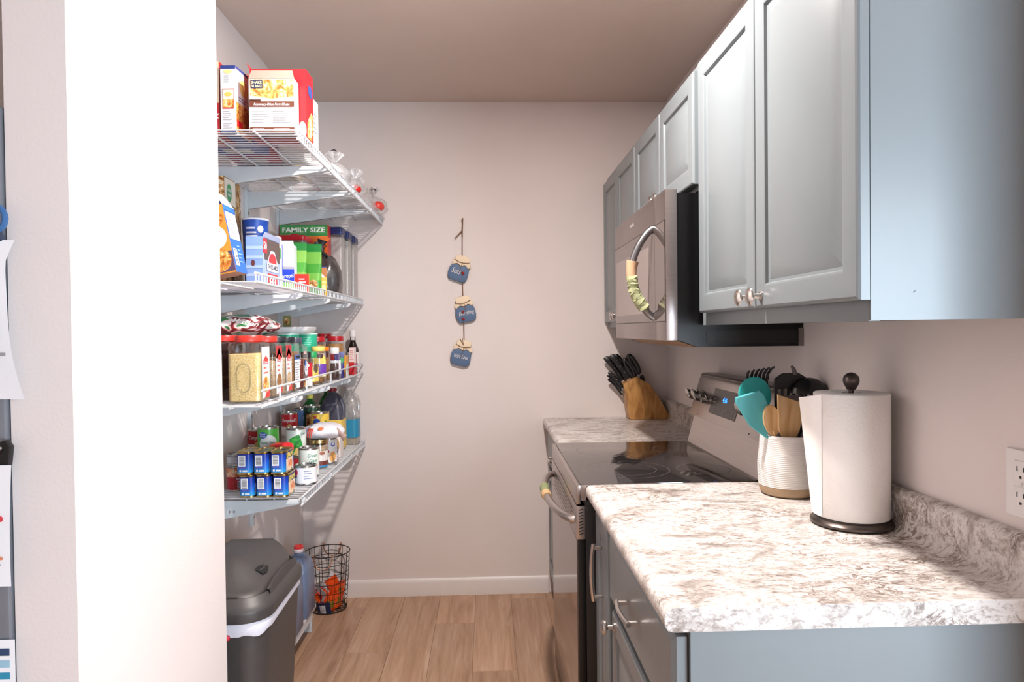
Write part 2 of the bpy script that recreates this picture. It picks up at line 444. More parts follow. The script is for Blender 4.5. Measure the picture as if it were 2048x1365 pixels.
# recessed ceiling lamp that lights the kitchen (its trim sits just above the top of the picture)
def downlight(x, y, power):
    t = thing('ceiling_downlight', 'small recessed ceiling light above the aisle', 'ceiling light', (x, y, HC))
    obj('trim_ring', MB().lathe([(.052, -.001), (.052, -.006), (.078, -.007), (.082, -.001), (.082, 0), (.052, 0)], 32, cap=False), TRIM, t)
    obj('lens', MB().lathe([(0.0, -.003), (.051, -.003), (.051, -.001), (0, -.001)], 32), mat('lit_lens', (255, 236, 214), .5, var=0, emit=((255, 226, 196), 3)), t)
    l = bpy.data.lights.new('downlight_lamp', 'AREA'); l.shape = 'DISK'; l.size = .10; l.energy = power; l.color = (1, .91, .855)
    o = bpy.data.objects.new('downlight_lamp', l); col.objects.link(o); o.parent = t; o.location = (0, 0, -.012)
downlight(.10, 1.74, 37)

# ================================================================== RIGHT SIDE: CABINETS
XF = .635       # upper face frame front
def raised_door(name, parent, xf, y0, y1, z0, z1, t=.021, raised=True, stile=.052):
    L = [(0, t), (0, .006), (.002, .002), (.006, 0)]
    if raised: L += [(stile - .006, 0), (stile, .002), (stile + .003, .008), (stile + .009, .009), (stile + .038, .0015)]
    else: L = [(0, t), (0, .007), (.012, 0)]
    rings = [[(xf + d, y0 + i, z0 + i), (xf + d, y1 - i, z0 + i), (xf + d, y1 - i, z1 - i), (xf + d, y0 + i, z1 - i)] for i, d in L]
    return obj(name, MB().loft(rings), CAB, parent, smooth=20)
def lathe_x(prof, n=20, flip=-1, sz=1.0):
    """turn a lathe profile so that it points out of a cabinet front (-X)"""
    b = MB().lathe(prof, n); b.xf(Matrix(((0, 0, flip, 0), (1, 0, 0, 0), (0, sz, 0, 0), (0, 0, 0, 1))))
    return b
def knob(parent, x, y, z):
    pr = [(.0095, 0), (.0095, .003), (.0055, .006), (.005, .017), (.009, .021), (.0165, .024), (.0165, .028), (.012, .032), (.004, .034), (0, .034)]
    return obj('knob', lathe_x(pr, 20, -1, 1.18), NICKEL, parent, loc=(x, y, z))
def upper_unit(name, label, y0, y1, z0, z1, doors, group='grey upper cabinets', end_panel=False):
    t = thing(name, label, 'cabinet', (XR, (y0 + y1) / 2, z0), group=group)
    yc = (y0 + y1) / 2
    b = MB(); h = z1 - z0; ya, yb = y0 - yc, y1 - yc; xf = XF - XR
    b.box(xf + .019, -.001, ya + .001, yb - .001, .012, h - .002)
    obj('carcass', b, CAB, t, smooth=0)
    f = MB(); st = .036
    f.box(xf, xf + .019, ya, ya + st, 0, h); f.box(xf, xf + .019, yb - st, yb, 0, h)
    f.box(xf, xf + .019, ya + st, yb - st, 0, st); f.box(xf, xf + .019, ya + st, yb - st, h - st, h)
    f.box(xf + .012, xf + .0185, ya + st, yb - st, st, h - st)
    obj('face_frame', f, CAB, t, smooth=0)
    if end_panel:
        obj('end_panel', MB().box(xf + .0005, -.001, ya - .006, ya - .0005, .001, h - .001), CAB, t, smooth=0)
        obj('bottom_edge', MB().box(xf + .02, -.001, ya, yb - .001, .003, .011), CAB, t, smooth=0)
    for (d0, d1, e0, e1, ky) in doors:
        d = raised_door('door', t, xf - .023, d0 - yc, d1 - yc, e0 - z0, e1 - z0)
        kn = knob(d, xf - .023, ky - yc, e0 - z0 + .026)
    return t
near_up = upper_unit('upper_cabinet', 'tall grey upper cabinet nearest the camera, with blank painted end panel', 1.136, 2.022, 1.383, 2.155,
           [(1.128, 1.565, 1.418, 2.135, 1.532), (1.570, 1.988, 1.418, 2.135, 1.603)], end_panel=True)
upper_unit('upper_cabinet', 'short grey upper cabinet directly above the microwave', 2.024, 2.846, 1.785, 2.155,
           [(2.036, 2.432, 1.800, 2.130, 2.404), (2.437, 2.836, 1.800, 2.130, 2.465)])
upper_unit('upper_cabinet', 'tall grey upper cabinet in the far corner behind the microwave', 2.848, 3.612, 1.383, 2.155,
           [(2.858, 3.236, 1.410, 2.125, 3.205), (3.241, 3.604, 1.410, 2.125, 3.270)])
# small chips in the paint of the end panel
def chips():
    e = [c for c in near_up.children if c.name.startswith('end_panel')][0]
    for (x, z, w, h) in ((-.235, .048, .006, .004), (-.002 - .020, .055, .008, .005)):
        b = MB(); b.add([(x - w / 2, -.4492, z - .3 * h), (x + w / 3, -.4492, z + h / 2), (x + w / 2, -.4492, z + .6 * h), (x - w / 5, -.4492, z - h / 2)], [(0, 1, 2, 3)])
        obj('paint_chip', b, mat('chip', (50, 62, 74), .7), near_up, smooth=0)
chips()

# base cabinets --------------------------------------------------------------
def pull(parent, axis, x, y, z, L, proj=.03):
    """bowed bar pull with two posts"""
    pts = []; n = 14
    for i in range(n + 1):
        t = -1 + 2 * i / n; o = proj * (.80 + .20 * (1 - t * t))
        p = (x - o, y + t * L / 2, z) if axis == 'y' else (x - o, y, z + t * L / 2)
        pts.append(p)
    b = MB().tube(pts, .0058, 8)
    for s in (-1, 1):
        q = (y + s * L * .43, z) if axis == 'y' else (y, z + s * L * .43)
        b.tube([(x, q[0], q[1]), (x - proj * .84, q[0], q[1])], .0052, 8)
    return obj('pull_handle', b, NICKEL, parent)
def base_unit(label, y0, y1, end=False):
    t = thing('base_cabinet', label, 'cabinet', (.63, (y0 + y1) / 2, 0), group='grey base cabinets')
    yc = (y0 + y1) / 2; ya, yb = y0 - yc, y1 - yc; x0 = .332 - .63; x1 = XR - .002 - .63
    obj('carcass', MB().box(x0 + .019, x1, ya + .001, yb - .001, .10, .872), CAB, t, smooth=0)
    obj('toe_kick', MB().box(x0 + .075, x1, ya + .002, yb - .002, .001, .10), CAB, t, smooth=0)
    f = MB(); f.box(x0, x0 + .019, ya, yb, .10, .872)
    obj('face_frame', f, CAB, t, smooth=0)
    if end: obj('end_panel', MB().box(x0 + .0005, x1, ya - .006, ya - .0004, .101, .872), CAB, t, smooth=0)
    return t, yc, x0
t, yc, x0 = base_unit('grey base cabinet nearest the camera, with a drawer above a door', 1.146, 2.036, True)
xd = x0 - .027
dr = raised_door('drawer_front', t, xd, 1.150 - yc, 1.762 - yc, .684, .856, .025, False)
pull(dr, 'y', xd, 1.462 - yc, .770, .125)
dd = raised_door('door', t, xd + .004, 1.160 - yc, 1.752 - yc, .13, .660)
knob(dd, xd + .004, 1.712 - yc, .632)
nd = raised_door('narrow_door', t, xd, 1.785 - yc, 1.985 - yc, .13, .856, .022)
pull(nd, 'z', xd, 1.868 - yc, .715, .155)
t2, yc2, x02 = base_unit('grey base cabinet in the far corner beyond the stove', 2.815, 3.612)
d2 = raised_door('door', t2, x02 - .023, 2.84 - yc2, 3.60 - yc2, .13, .66)
d3 = raised_door('drawer_front', t2, x02 - .025, 2.84 - yc2, 3.60 - yc2, .69, .856, .025, False)
knob(d2, x02 - .023, 2.90 - yc2, .63); pull(d3, 'y', x02 - .025, 3.22 - yc2, .77, .125)

# counters: one rolled profile with an upstand, run along the wall ------------------
def counter(label, y0, y1):
    t = thing('countertop', label, 'countertop', (.63, (y0 + y1) / 2, .872))
    P = [(.302, .8735), (.292, .876), (.287, .884), (.286, .898), (.289, .908), (.297, .9135), (.31, .914), (.60, .914), (.885, .914), (.905, .9155), (.915, .921), (.919, .93), (.9195, .96), (.919, .995), (.923, 1.004), (.931, 1.008), (.943, 1.008), (.943, .8735)]
    yc = (y0 + y1) / 2
    obj('slab', MB().prism([(x - .63, z - .872) for x, z in P], 'y', y0 - yc, y1 - yc), STONE, t, smooth=40)
    return t
ct = counter('white and taupe stone look countertop with rolled edge nearest the camera', 1.127, 2.040)
# the near front corner shows a separate end cap strip
counter('stone look countertop in the far corner under the knife block', 2.813, 3.618)

# ================================================================== STOVE
def stove():
    y0, y1 = 2.0435, 2.8085
    t = thing('electric_range', 'stainless steel electric range with black glass cooktop', 'stove', (.6, (y0 + y1) / 2, 0))
    yc = (y0 + y1) / 2; ya, yb = y0 - yc, y1 - yc; ox = -.6
    obj('body', MB().box(.285 + ox, .935 + ox, ya, yb, .03, .896), mat('range_side_enamel', (20, 20, 22), .35), t, bevel=.003)
    for sx in (.34, .88):
        for sy in (ya + .05, yb - .05): obj('foot', MB().lathe([(.015, 0), (.02, .004), (.02, .012), (.012, .014), (.012, .032)], 12, (sx + ox, sy, 0)), BLACK, t)
    ck = obj('cooktop_glass', MB().box(.272 + ox, .80 + ox, ya + .004, yb - .004, .908, .9155), GLASSB, t, bevel=.002)
    # steel rim around the glass: front band rounded into sides
    fr = MB().box(.258 + ox, .2725 + ox, ya, yb, .856, .9135)
    obj('front_rim', fr, STEEL, t, bevel=.004)
    obj('side_rim', MB().box(.2725 + ox, .80 + ox, ya, ya + .0045, .868, .9135), STEEL, t, smooth=0)
    obj('side_rim', MB().box(.2725 + ox, .80 + ox, yb - .0045, yb, .868, .9135), STEEL, t, smooth=0)
    ring = mat('burner_print', (120, 114, 112), .4, var=0)
    def burner(x, y, r, inner=()):
        b = MB()
        for q in (r,) + tuple(inner):
            n = 56
            b.v += [(x + ox + (q + e) * math.cos(2 * PI * j / n), y - yc + (q + e) * math.sin(2 * PI * j / n), .9158) for j in range(n) for e in (-.0006, .0006)]
            o = len(b.v) - 2 * n
            for j in range(n):
                k = (j + 1) % n; b.f.append((o + 2 * j, o + 2 * k, o + 2 * k + 1, o + 2 * j + 1)); b.m.append(0)
        obj('burner_ring', b, ring, ck, smooth=0)
    burner(.448, 2.255, .140, (.098,)); burner(.448, 2.615, .115); burner(.70, 2.24, .085); burner(.70, 2.62, .075)
    # back guard: lower slope, then the overhanging tilted control panel
    P = [(.79, .9135), (.81, .9165), (.8385, 1.022), (.94, 1.022), (.94, .9135)]
    obj('back_riser', MB().prism([(x + ox, z) for x, z in P], 'y', ya + .012, yb - .012), STEEL, t, smooth=0)
    Q = [(.822, 1.026), (.866, 1.172), (.874, 1.184), (.886, 1.189), (.938, 1.189), (.940, 1.026)]
    pn = obj('control_panel', MB().prism([(x + ox, z) for x, z in Q], 'y', ya, yb), STEEL, t, smooth=30, bevel=.002)
    obj('top_cap', MB().prism([(.8735 + ox, 1.1835), (.886 + ox, 1.1895), (.939 + ox, 1.1895), (.939 + ox, 1.193), (.884 + ox, 1.193), (.871 + ox, 1.187)], 'y', ya - .001, yb + .001), STEELD, t, smooth=0)
    # panel frame: u along -Y, v up the slope
    sl = Vector((.044, 0, .146)).normalized(); nrm = Vector((-sl.z, 0, sl.x))
    base = Vector((.822 + ox, 0, 1.026))
    def PF(u, v, d): return tuple(base + sl * v + nrm * d + Vector((0, -u, 0)))
    def knob_range(y):
        b = MB().lathe([(.029, 0), (.029, .004), (.025, .006), (.025, .022), (.028, .0235), (.028, .028), (.0225, .030), (.022, .050), (.019, .053), (0, .053)], 28)
        c = PF(-(y - yc), .079, 0)
        M = Matrix((( 0, -sl.x, nrm.x, c[0]), (-1, 0, 0, c[1]), (0, sl.z, nrm.z, c[2]), (0, 0, 0, 1)))
        b.xf(M); k = obj('control_knob', b, CHROME, pn)
        s = MB().lathe([(.032, 0), (.032, .003), (.029, .003), (.029, 0)], 28, cap=False).xf(M); obj('skirt', s, BLACKG, pn)
    for y in (2.745, 2.668, 2.190, 2.110): knob_range(y)
    u0, u1 = -(2.590 - yc), -(2.315 - yc)
    dsp = patch(pn, 'display_glass', PF, u0, u1, .032, .128, mat('display_panel', (58, 50, 50), .25, var=0), .0012)
    text(pn, '4:36', PF, (u0 + u1) / 2 + .0, .083, .026, mat('blue_display_digits', (40, 120, 240), .4, var=0, emit=((50, 140, 255), 2.2)), .0020, bold=.01)
    fine = MB()
    for i in range(7): 
        for (v, w) in ((.046, .014), (.056, .010)):
            uu = u0 + .05 + i * .03
            patch(None, '', PF, uu, uu + w, v, v + .0028, None, .0019, 1, fine)
    for i in range(4): patch(None, '', PF, u0 + .018, u0 + .045, .075 + .012 * i, .078 + .012 * i, None, .0019, 1, fine)
    obj('button_print', fine, GREYINK, pn, smooth=0)
    for (y, v) in ((2.70, .012), (2.17, .012)):
        oval(pn, 'indicator_dot', PF, -(y - yc), v, .003, .003, INK, .0012, 10)
    # oven door: steel top band with slots, tinted glass below
    dz0, dz1 = .165, .850
    dr_ = obj('oven_door', MB().box(.262 + ox, .2845 + ox, ya + .002, yb - .002, dz0, dz1), mat('door_edge_black', (14, 14, 15), .3), t, bevel=.002)
    obj('door_top_band', MB().box(.2585 + ox, .2855 + ox, ya + .0005, yb - .0005, .752, dz1 + .001), STEEL, dr_, bevel=.002)
    obj('door_glass', MB().box(.2583 + ox, .2625 + ox, ya + .0005, yb - .0005, dz0, .7515), MIRG, dr_, smooth=0)
    sl_ = MB()
    for i in range(9):     # slanted vents in the end of the door band
        z = .765 + i * .009
        sl_.add([(.2655 + ox, ya + .0001, z), (.2785 + ox, ya + .0001, z + .004), (.2785 + ox, ya + .0001, z + .007), (.2655 + ox, ya + .0001, z + .003)], [(0, 1, 2, 3)])
    obj('end_vent_slot', sl_, INK, dr_, smooth=0)
    fv = MB()
    for i in range(16):
        for j in range(5):
            y = ya + .10 + i * .036; z = .768 + j * .0125
            fv.add([(.2582 + ox, y, z), (.2582 + ox, y + .024, z + .002), (.2582 + ox, y + .024, z + .0062), (.2582 + ox, y, z + .0042)], [(0, 1, 2, 3)])
    obj('front_vent_slot', fv, INK, dr_, smooth=0)
    # bowed handle with a crocheted sleeve
    hp = []; rad = []
    for i in range(29):
        s_ = i / 28; y = ya + .055 + s_ * (yb - ya - .11); bow = math.sin(PI * s_) ** .55
        hp.append((.252 + ox - .052 * bow, y, .800)); rad.append(.0125)
    hd = obj('oven_handle', MB().tube([(.262 + ox, hp[0][1] - .004, .800)] + hp + [(.262 + ox, hp[-1][1] + .004, .800)], .0125, 14), STEEL, dr_)
    a, b_ = 14, 20
    obj('handle_sleeve', MB().tube(hp[a:b_], [.0165 + .0012 * math.sin(i * 2.2) for i in range(b_ - a)], 14), mat('sage_cloth', (132, 140, 100), .95, bmp=.6, bscale=260), hd)
    obj('sleeve_cuff', MB().tube(hp[a - 2:a + 1], [.0150, .0178, .0172], 14), mat('tan_cloth', (196, 160, 120), .95, bmp=.6, bscale=260), hd)
    obj('storage_drawer', MB().box(.262 + ox, .2845 + ox, ya + .002, yb - .002, .05, dz0 - .006), STEELD, t, bevel=.003)
stove()

# ================================================================== MICROWAVE
def microwave():
    y0, y1 = 2.040, 2.836
    t = thing('microwave_oven', 'stainless over-the-range microwave with black sides and sleeved handle', 'microwave', (.75, (y0 + y1) / 2, 1.317))
    yc = (y0 + y1) / 2; ya, yb = y0 - yc, y1 - yc; ox = -.75; oz = -1.317
    P = [(.566, 1.340), (.628, 1.318), (.942, 1.318), (.942, 1.382), (.942, 1.775), (.566, 1.775)]
    obj('body', MB().prism([(x + ox, z + oz) for x, z in P], 'y', ya + .004, yb - .004), BLACKG, t, smooth=0)
    obj('underside_plate', MB().prism([(.575 + ox, 1.3355 + oz), (.630 + ox, 1.3165 + oz), (.630 + ox, 1.3175 + oz), (.575 + ox, 1.3366 + oz)], 'y', ya + .05, yb - .05), mat('underside_tan', (170, 128, 92), .4), t, smooth=0)
    # vent panel on the near side
    v = MB(); z0, z1, x0, x1 = 1.327 + oz, 1.366 + oz, .652 + ox, .930 + ox
    ring = rr((x1 - x0) / 2, (z1 - z0) / 2, .006, 0); ring2 = rr((x1 - x0) / 2 - .003, (z1 - z0) / 2 - .003, .004, 0)
    cx, cz = (x0 + x1) / 2, (z0 + z1) / 2
    v.loft([[(cx + p[0], ya + .004, cz + p[1]) for p in ring], [(cx + p[0], ya + .0015, cz + p[1]) for p in ring], [(cx + p[0], ya + .0015, cz + p[1]) for p in ring2], [(cx + p[0], ya + .0032, cz + p[1]) for p in ring2]])
    obj('side_vent_panel', v, BLACK, t, smooth=0)
    obj('wall_bracket', MB().box(.928 + ox, .9425 + ox, ya + .001, ya + .004, 1.318 + oz, 1.372 + oz), STEELD, t, smooth=0)
    # front: control column (near end) and door
    ys = 2.163 - yc
    def front(name, a, b):
        d = obj(name, MB().box(.529 + ox, .5655 + ox, a, b, 1.338 + oz, 1.786 + oz), STEELM, t, bevel=.003)
        return d
    c = front('control_column', ya, ys - .0012); d = front('door', ys + .0012, yb)
    gz0, gz1 = 1.397 + oz, 1.694 + oz
    for (par, a_, b_) in ((c, ya + .002, ys - .0012), (d, ys + .0012, yb - .002)): obj('glass_border', MB().box(.5283 + ox, .5296 + ox, a_, b_, gz0 - .003, gz1 + .003), BLACK, par, smooth=0)
    obj('control_glass', MB().box(.5275 + ox, .5295 + ox, ya + .004, ys - .0012, gz0, gz1), MIRG, c, smooth=0)
    g = obj('door_glass', MB().box(.5275 + ox, .5295 + ox, ys + .0012, yb - .004, gz0, gz1), MIRG, d, smooth=0)
    wz0, wz1 = gz0 + .028, gz1 - .055
    obj('window_screen', MB().box(.5271 + ox, .5277 + ox, ys + .085, yb - .03, wz0, wz1), mat('window_mesh', (168, 156, 152), .22, .6, var=.02), g, smooth=0)
    LFm = LF(.529 + ox)
    text(d, 'MAYTAG', LFm, -(2.50 - yc), 1.742 + oz, .016, mat('logo_silver', (238, 236, 236), .3, var=0), .0010, bold=.012, name='logo_lettering')
    # bowed handle on the door edge
    hp = []
    yh = ys + .022
    for i in range(31):
        s_ = i / 30; z = 1.412 + s_ * .276; bow = math.sin(PI * s_) ** .75
        hp.append((.524 + ox - .066 * bow, yh, z + oz))
    h = obj('door_handle', MB().tube([(.530 + ox, yh, hp[0][2] - .002)] + hp + [(.530 + ox, yh, hp[-1][2] + .002)], .0115, 14), mat('handle_grey_metal', (150, 152, 156), .28, 1, var=.02), d)
    # gathered sage cloth sleeve with tan cuff
    lo, hi = 3, 14
    pts = []; rad = []
    for i in range((hi - lo) * 4 + 1):
        k = lo + i / 4; a = int(k); f = k - a
        p = Vector(hp[a]).lerp(Vector(hp[min(a + 1, 30)]), f)
        pts.append(p + Vector((.0015 * math.sin(i * 1.7), .0012 * math.cos(i * 2.3), 0))); rad.append(.0172 + .0022 * math.sin(i * 1.55))
    obj('cloth_sleeve', MB().tube(pts, rad, 14), mat('pale_sage_cloth', (160, 164, 124), .95, bmp=.5, bscale=200), h)
    obj('cloth_cuff', MB().tube([hp[13], hp[15], hp[17], hp[18], hp[19]], [.0158, .0165, .0172, .0185, .0198], 14), mat('peach_cloth', (188, 152, 120), .95, bmp=.5, bscale=240), h)
microwave()

# ================================================================== WALL HANGING
def wall_hanging():
    yb = D
    t = thing('wall_hanging', 'three blue wooden jar plaques strung on twine with painted words, on the back wall', 'wall decor', (-.12, yb, 1.957))
    TW = mat('twine', (128, 92, 68), .9); BL = mat('blue_chalk_paint', (82, 106, 138), .6, var=.05); EDGE = mat('dark_blue_edge', (44, 58, 78), .7)
    CR = mat('cream_cloth_paint', (234, 214, 184), .6, var=.04); RED = mat('berry_red', (160, 40, 40), .4); CH = mat('chalk_white', (236, 232, 230), .7, var=0)
    def W(x, z): return (x + .12, z - 1.957)
    y = -.012
    cord = [(-.117, 1.957), (-.119, 1.90), (-.121, 1.86), (-.122, 1.79), (-.122, 1.70), (-.122, 1.60), (-.121, 1.53), (-.119, 1.44), (-.118, 1.33), (-.119, 1.29)]
    obj('twine', MB().tube([(W(*p)[0], y - .003, W(*p)[1]) for p in cord], .0022, 6), TW, t)
    tw = MB().tube([(.003, y, 0.0), (.001, y - .002, -.03), (-.0015, y - .002, -.068), (-.001, y, -.10)], [.0028, .0034, .0036, .0028], 7)
    tw.tube([(-.0015, y, -.066), (-.018, y - .004, -.083), (-.040, y - .006, -.106)], [.0032, .0030, .0022], 7)
    tw.tube([(.001, y, -.018), (-.006, y - .002, -.008)], [.0022, .0012], 6)
    obj('twig', tw, mat('twig_bark', (132, 98, 72), .9), t)
    jar = [(-.052, -.048), (-.040, -.060), (.030, -.062), (.048, -.052), (.054, -.030), (.052, .008), (.044, .024), (.020, .030), (0, .022), (-.022, .030), (-.046, .024), (-.056, .004), (-.058, -.025)]
    lid = [(-.048, .020), (-.022, .034), (0, .024), (.022, .034), (.046, .020), (.056, .034), (.046, .048), (.040, .052), (.042, .072), (.020, .082), (-.024, .082), (-.042, .072), (-.038, .052), (-.052, .042)]
    def plaque(cx, cz, rot, words, size, berries, dx=0, wd=.08):
        c, s = math.cos(rot), math.sin(rot); sc = .93
        def T(p): return ((cx + .12) + (p[0] * c - p[1] * s) * sc, (cz - 1.957) + (p[0] * s + p[1] * c) * sc)
        q = obj('jar_plaque', MB().prism([T(p) for p in jar], 'y', -.024, -.014), [BL], t, bevel=.0018)
        obj('plaque_edge', MB().prism([T((p[0] * 1.012, p[1] * 1.012)) for p in jar], 'y', -.019, -.013), EDGE, q, smooth=0)
        obj('cloth_lid', MB().prism([T(p) for p in lid], 'y', -.0265, -.014), CR, q, bevel=.003)
        rib = [T((-.040, .050)), T((-.015, .042)), T((.012, .043)), T((.040, .051))]
        obj('tie', MB().tube([(p[0], -.0275, p[1]) for p in rib], .0022, 6), TW, q)
        st = T((.004, .042)); e = MB()
        for (ex, ez) in ((.010, .006), (.002, -.004), (-.006, .002)): pass
        e.tube([(st[0], -.028, st[1]), T((.003, .015))[0:1] + (-.027,) + T((.003, .015))[1:2], T((-.001, -.020))[0:1] + (-.026,) + T((-.001, -.020))[1:2]], .0013, 5)
        obj('twine_tail', e, TW, q)
        for (bx, bz) in berries:
            p = T((bx, bz)); obj('berry', MB().lathe([(0, -.006), (.004, -.004), (.0062, 0), (.004, .004), (0, .006)], 10).xf(Matrix.Translation((p[0], -.029, p[1]))), RED, q)
        def TF(u, v, d): 
            p = T((u, v)); return (p[0], -.024 - d, p[1])
        text(q, words, TF, dx, -.022, size, CH, .0010, shear=.35, bold=-.004, width=wd)
    plaque(-.138, 1.688, R(-18), 'Seas', .044, [(.024, -.016), (.021, -.008), (.027, -.010)], -.014, .052)
    plaque(-.110, 1.478, R(13), 'Everything', .031, [(-.016, -.006), (-.013, -.002), (-.022, -.040), (-.019, -.045)], .004, .086)
    plaque(-.132, 1.252, R(-13), 'With Love', .033, [], .000, .078)
    tl = MB()
    for (dx_, dz_) in ((-.018, .035), (-.006, .04)): tl.tube([(W(-.121, 1.30)[0], -.028, W(0, 1.30)[1]), (W(-.121, 1.30)[0] + dx_, -.032, W(0, 1.30)[1] + dz_)], .0014, 5)
    obj('loose_twine_end', tl, TW, t)
wall_hanging()

# ================================================================== KNIFE BLOCK
def knife_block():
    y0, y1 = 3.492, 3.590; zc = .9145
    t = thing('knife_block', 'slanted wooden knife block on the far countertop', 'knife block', (.80, (y0 + y1) / 2, zc)); yc = (y0 + y1) / 2
    P = [(.716, .921), (.722, .9145), (.900, .9145), (.922, .9195), (.926, .930), (.828, 1.088), (.798, 1.099), (.757, 1.130), (.688, 1.092), (.704, 1.014)]
    P = [(.716, .921), (.722, .9145), (.905, .9145), (.922, .9205), (.925, .931), (.824, 1.092), (.776, 1.118), (.757, 1.134), (.686, 1.094), (.704, 1.014)]
    obj('block', MB().prism([(x - .8, z - zc) for x, z in P], 'y', y0 - yc, y1 - yc), WOODB, t, bevel=.004)
    HB = mat('knife_handle_black', (24, 24, 26), .38); 
    def knife(x, y, z, ang, L, w, th, i, lab):
        k = thing('kitchen_knife', lab, 'knife', (x, y, z), group='knives in the block', rot=(0, ang, 0))
        # local +Z points out along the handle; ang tilts it to the left
        rings = []
        for (s, ww, tt, bend) in ((0, .8, .8, 0), (.05, .86, .9, 0), (.25, .92, 1, .002), (.55, .86, 1, .0015), (.8, 1.0, 1, -.002), (.95, .95, .95, -.006), (1, .6, .6, -.008)):
            rings.append([(p[0] + bend, p[1], s * L + .006) for p in rr(w / 2 * ww, th / 2 * tt, th * .35, 0, n=3)])
        obj('handle', MB().loft(rings), HB, k)
        obj('bolster', MB().loft([rr(w * .42, th * .42, th * .2, -.004, n=3), rr(w * .44, th * .44, th * .2, .007, n=3)]), CHROME, k)
        obj('blade', MB().box(-w * .40, w * .40, -.0012, .0012, -.085, -.003), CHROME, k, smooth=0)
        rv = MB()
        for s in (.3, .55, .8): rv.lathe([(.0025, 0), (.0025, .0008), (0, .0009)], 10, (0, 0, 0)).xf(Matrix.Translation((0, -th / 2 - .0004, s * L)) @ Matrix.Rotation(R(90), 4, 'X'), len(rv.v) - 30)
        obj('rivet', rv, CHROME, k)['kind'] = 'stuff'
        return k
    a = R(-33)
    spots = [(.700, .030, 1.104, .150, .032, .022, 'long black handled knife at the left front of the wooden block'),
             (.722, -.012, 1.116, .150, .031, .022, 'black handled knife at the front middle of the wooden block'),
             (.742, .022, 1.125, .140, .030, .022, 'black handled knife rising behind the middle of the block')]
    for i, (x, dy, z, L, w, th, lab) in enumerate(spots): knife(x, yc + dy, z, a, L, w, th, i, lab)
    low = [(.690, -.030, 1.075, 'lowest small steak knife in the front slots of the block'), (.693, .006, 1.058, 'small steak knife in the second low slot of the block'), (.700, .032, 1.036, 'small steak knife in the rear low slot of the block')]
    for i, (x, dy, z, lab) in enumerate(low): knife(x, yc + dy, z - .004, R(-37), .108, .021, .016, i, lab)
    s = thing('kitchen_shears', 'black looped kitchen shears standing in the top of the knife block', 'scissors', (.768, yc - .012, 1.130), group=None, rot=(0, R(-30), 0))
    for sg in (-1, 1):
        pts = []
        for i in range(20):
            a_ = 2 * PI * i / 20
            pts.append((sg * .015 + .011 * math.cos(a_) , 0, .062 + .050 * math.sin(a_) + .004 * sg))
        obj('finger_loop', MB().tube(pts, .0120, 8, closed=True), HB, s)
    obj('blade', MB().box(-.008, .008, -.002, .002, -.06, .02), CHROME, s, smooth=0)
    st = thing('sharpening_steel', 'black knobbed sharpening steel at the right of the knife block', 'knife tool', (.800, yc - .02, 1.108), rot=(0, R(-30), 0))
    obj('knob', MB().lathe([(0, 0), (.006, .0), (.006, .010), (.0095, .015), (.011, .022), (.0095, .030), (.004, .034), (0, .034)], 16), HB, st)
    obj('rod', MB().lathe([(.003, -.08), (.003, .001)], 8), CHROME, st)
knife_block()

# ================================================================== CROCK AND UTENSILS
CX, CYc = .828, 1.888
def crock():
    t = thing('utensil_crock', 'white ribbed ceramic crock with bare clay foot, holding cooking utensils', 'crock', (CX, CYc, .9145))
    W = mat('white_glaze', (226, 222, 218), .25, var=.03, scale=20); CL = mat('bare_clay', (170, 146, 118), .8, var=.08, bmp=.2)
    H = .166; prof = [(.056, 0.0), (.066, 0.001), (.073, .006), (.0775, .016), (.079, .028)]
    obj('clay_foot', MB().lathe(prof + [(.074, .028), (.05, .01)], 48), CL, t)
    g = [(.0792, .0278)]
    n = 26
    for i in range(n * 4 + 1):
        s = i / (n * 4); z = .028 + s * (H - .036); r = .0792 + .0022 * math.sin(PI * min(1, s * 1.3)) - .004 * max(0, s - .45) / .55
        g.append((r + .0006 * math.cos(2 * PI * n * s), z))
    g += [(.0745, H - .004), (.073, H), (.0705, H - .002), (.070, H - .02), (.070, .05), (.04, .045), (0, .045)]
    obj('glazed_body', MB().lathe(g, 48), W, t, smooth=60)
crock()
def shaft(pts, r, m, parent, name='handle', flat=1.0): return obj(name, MB().tube(pts, r, 10, flat=flat), m, parent)
def head_plate(outline, th, bend=0):
    """flat-ish head in local XZ with rounded edge and slight cupping"""
    n = len(outline)
    cx = sum(p[0] for p in outline) / n; cz = sum(p[1] for p in outline) / n
    def ring(sc, y): return [(cx + (p[0] - cx) * sc, y + bend * ((p[0] - cx) ** 2) * 8, cz + (p[1] - cz) * sc) for p in outline]
    return MB().loft([ring(.96, -th / 2), ring(1, -th / 4), ring(1, th / 4), ring(.96, th / 2)])
ZI = .962     # inside bottom of the crock
def utensil(name, label, cat, base, tip_px, m, group='utensils in the white crock'):
    pass
def U(name, label, cat, x, y, top, lean_x, lean_y, rz=0):
    """thing whose local +Z runs from the crock floor up the handle"""
    t = thing(name, label, cat, (x, y, ZI), group='utensils in the white crock')
    d = Vector((lean_x, lean_y, 1)).normalized()
    q = d.to_track_quat('Z', 'Y')
    M = Matrix.Rotation(rz, 3, d) @ Matrix((Vector((1, 0, -lean_x)).normalized(), d.cross(Vector((1, 0, -lean_x)).normalized()), d)).transposed()
    t.rotation_euler = M.to_euler()
    return t
TEAL = mat('teal_silicone', (36, 160, 158), .5); TEALL = mat('light_teal_silicone', (82, 172, 178), .5, var=.05); NYL = mat('black_nylon', (30, 28, 30), .42); GRN = mat('grey_nylon', (92, 86, 88), .5)
WL = WOODL
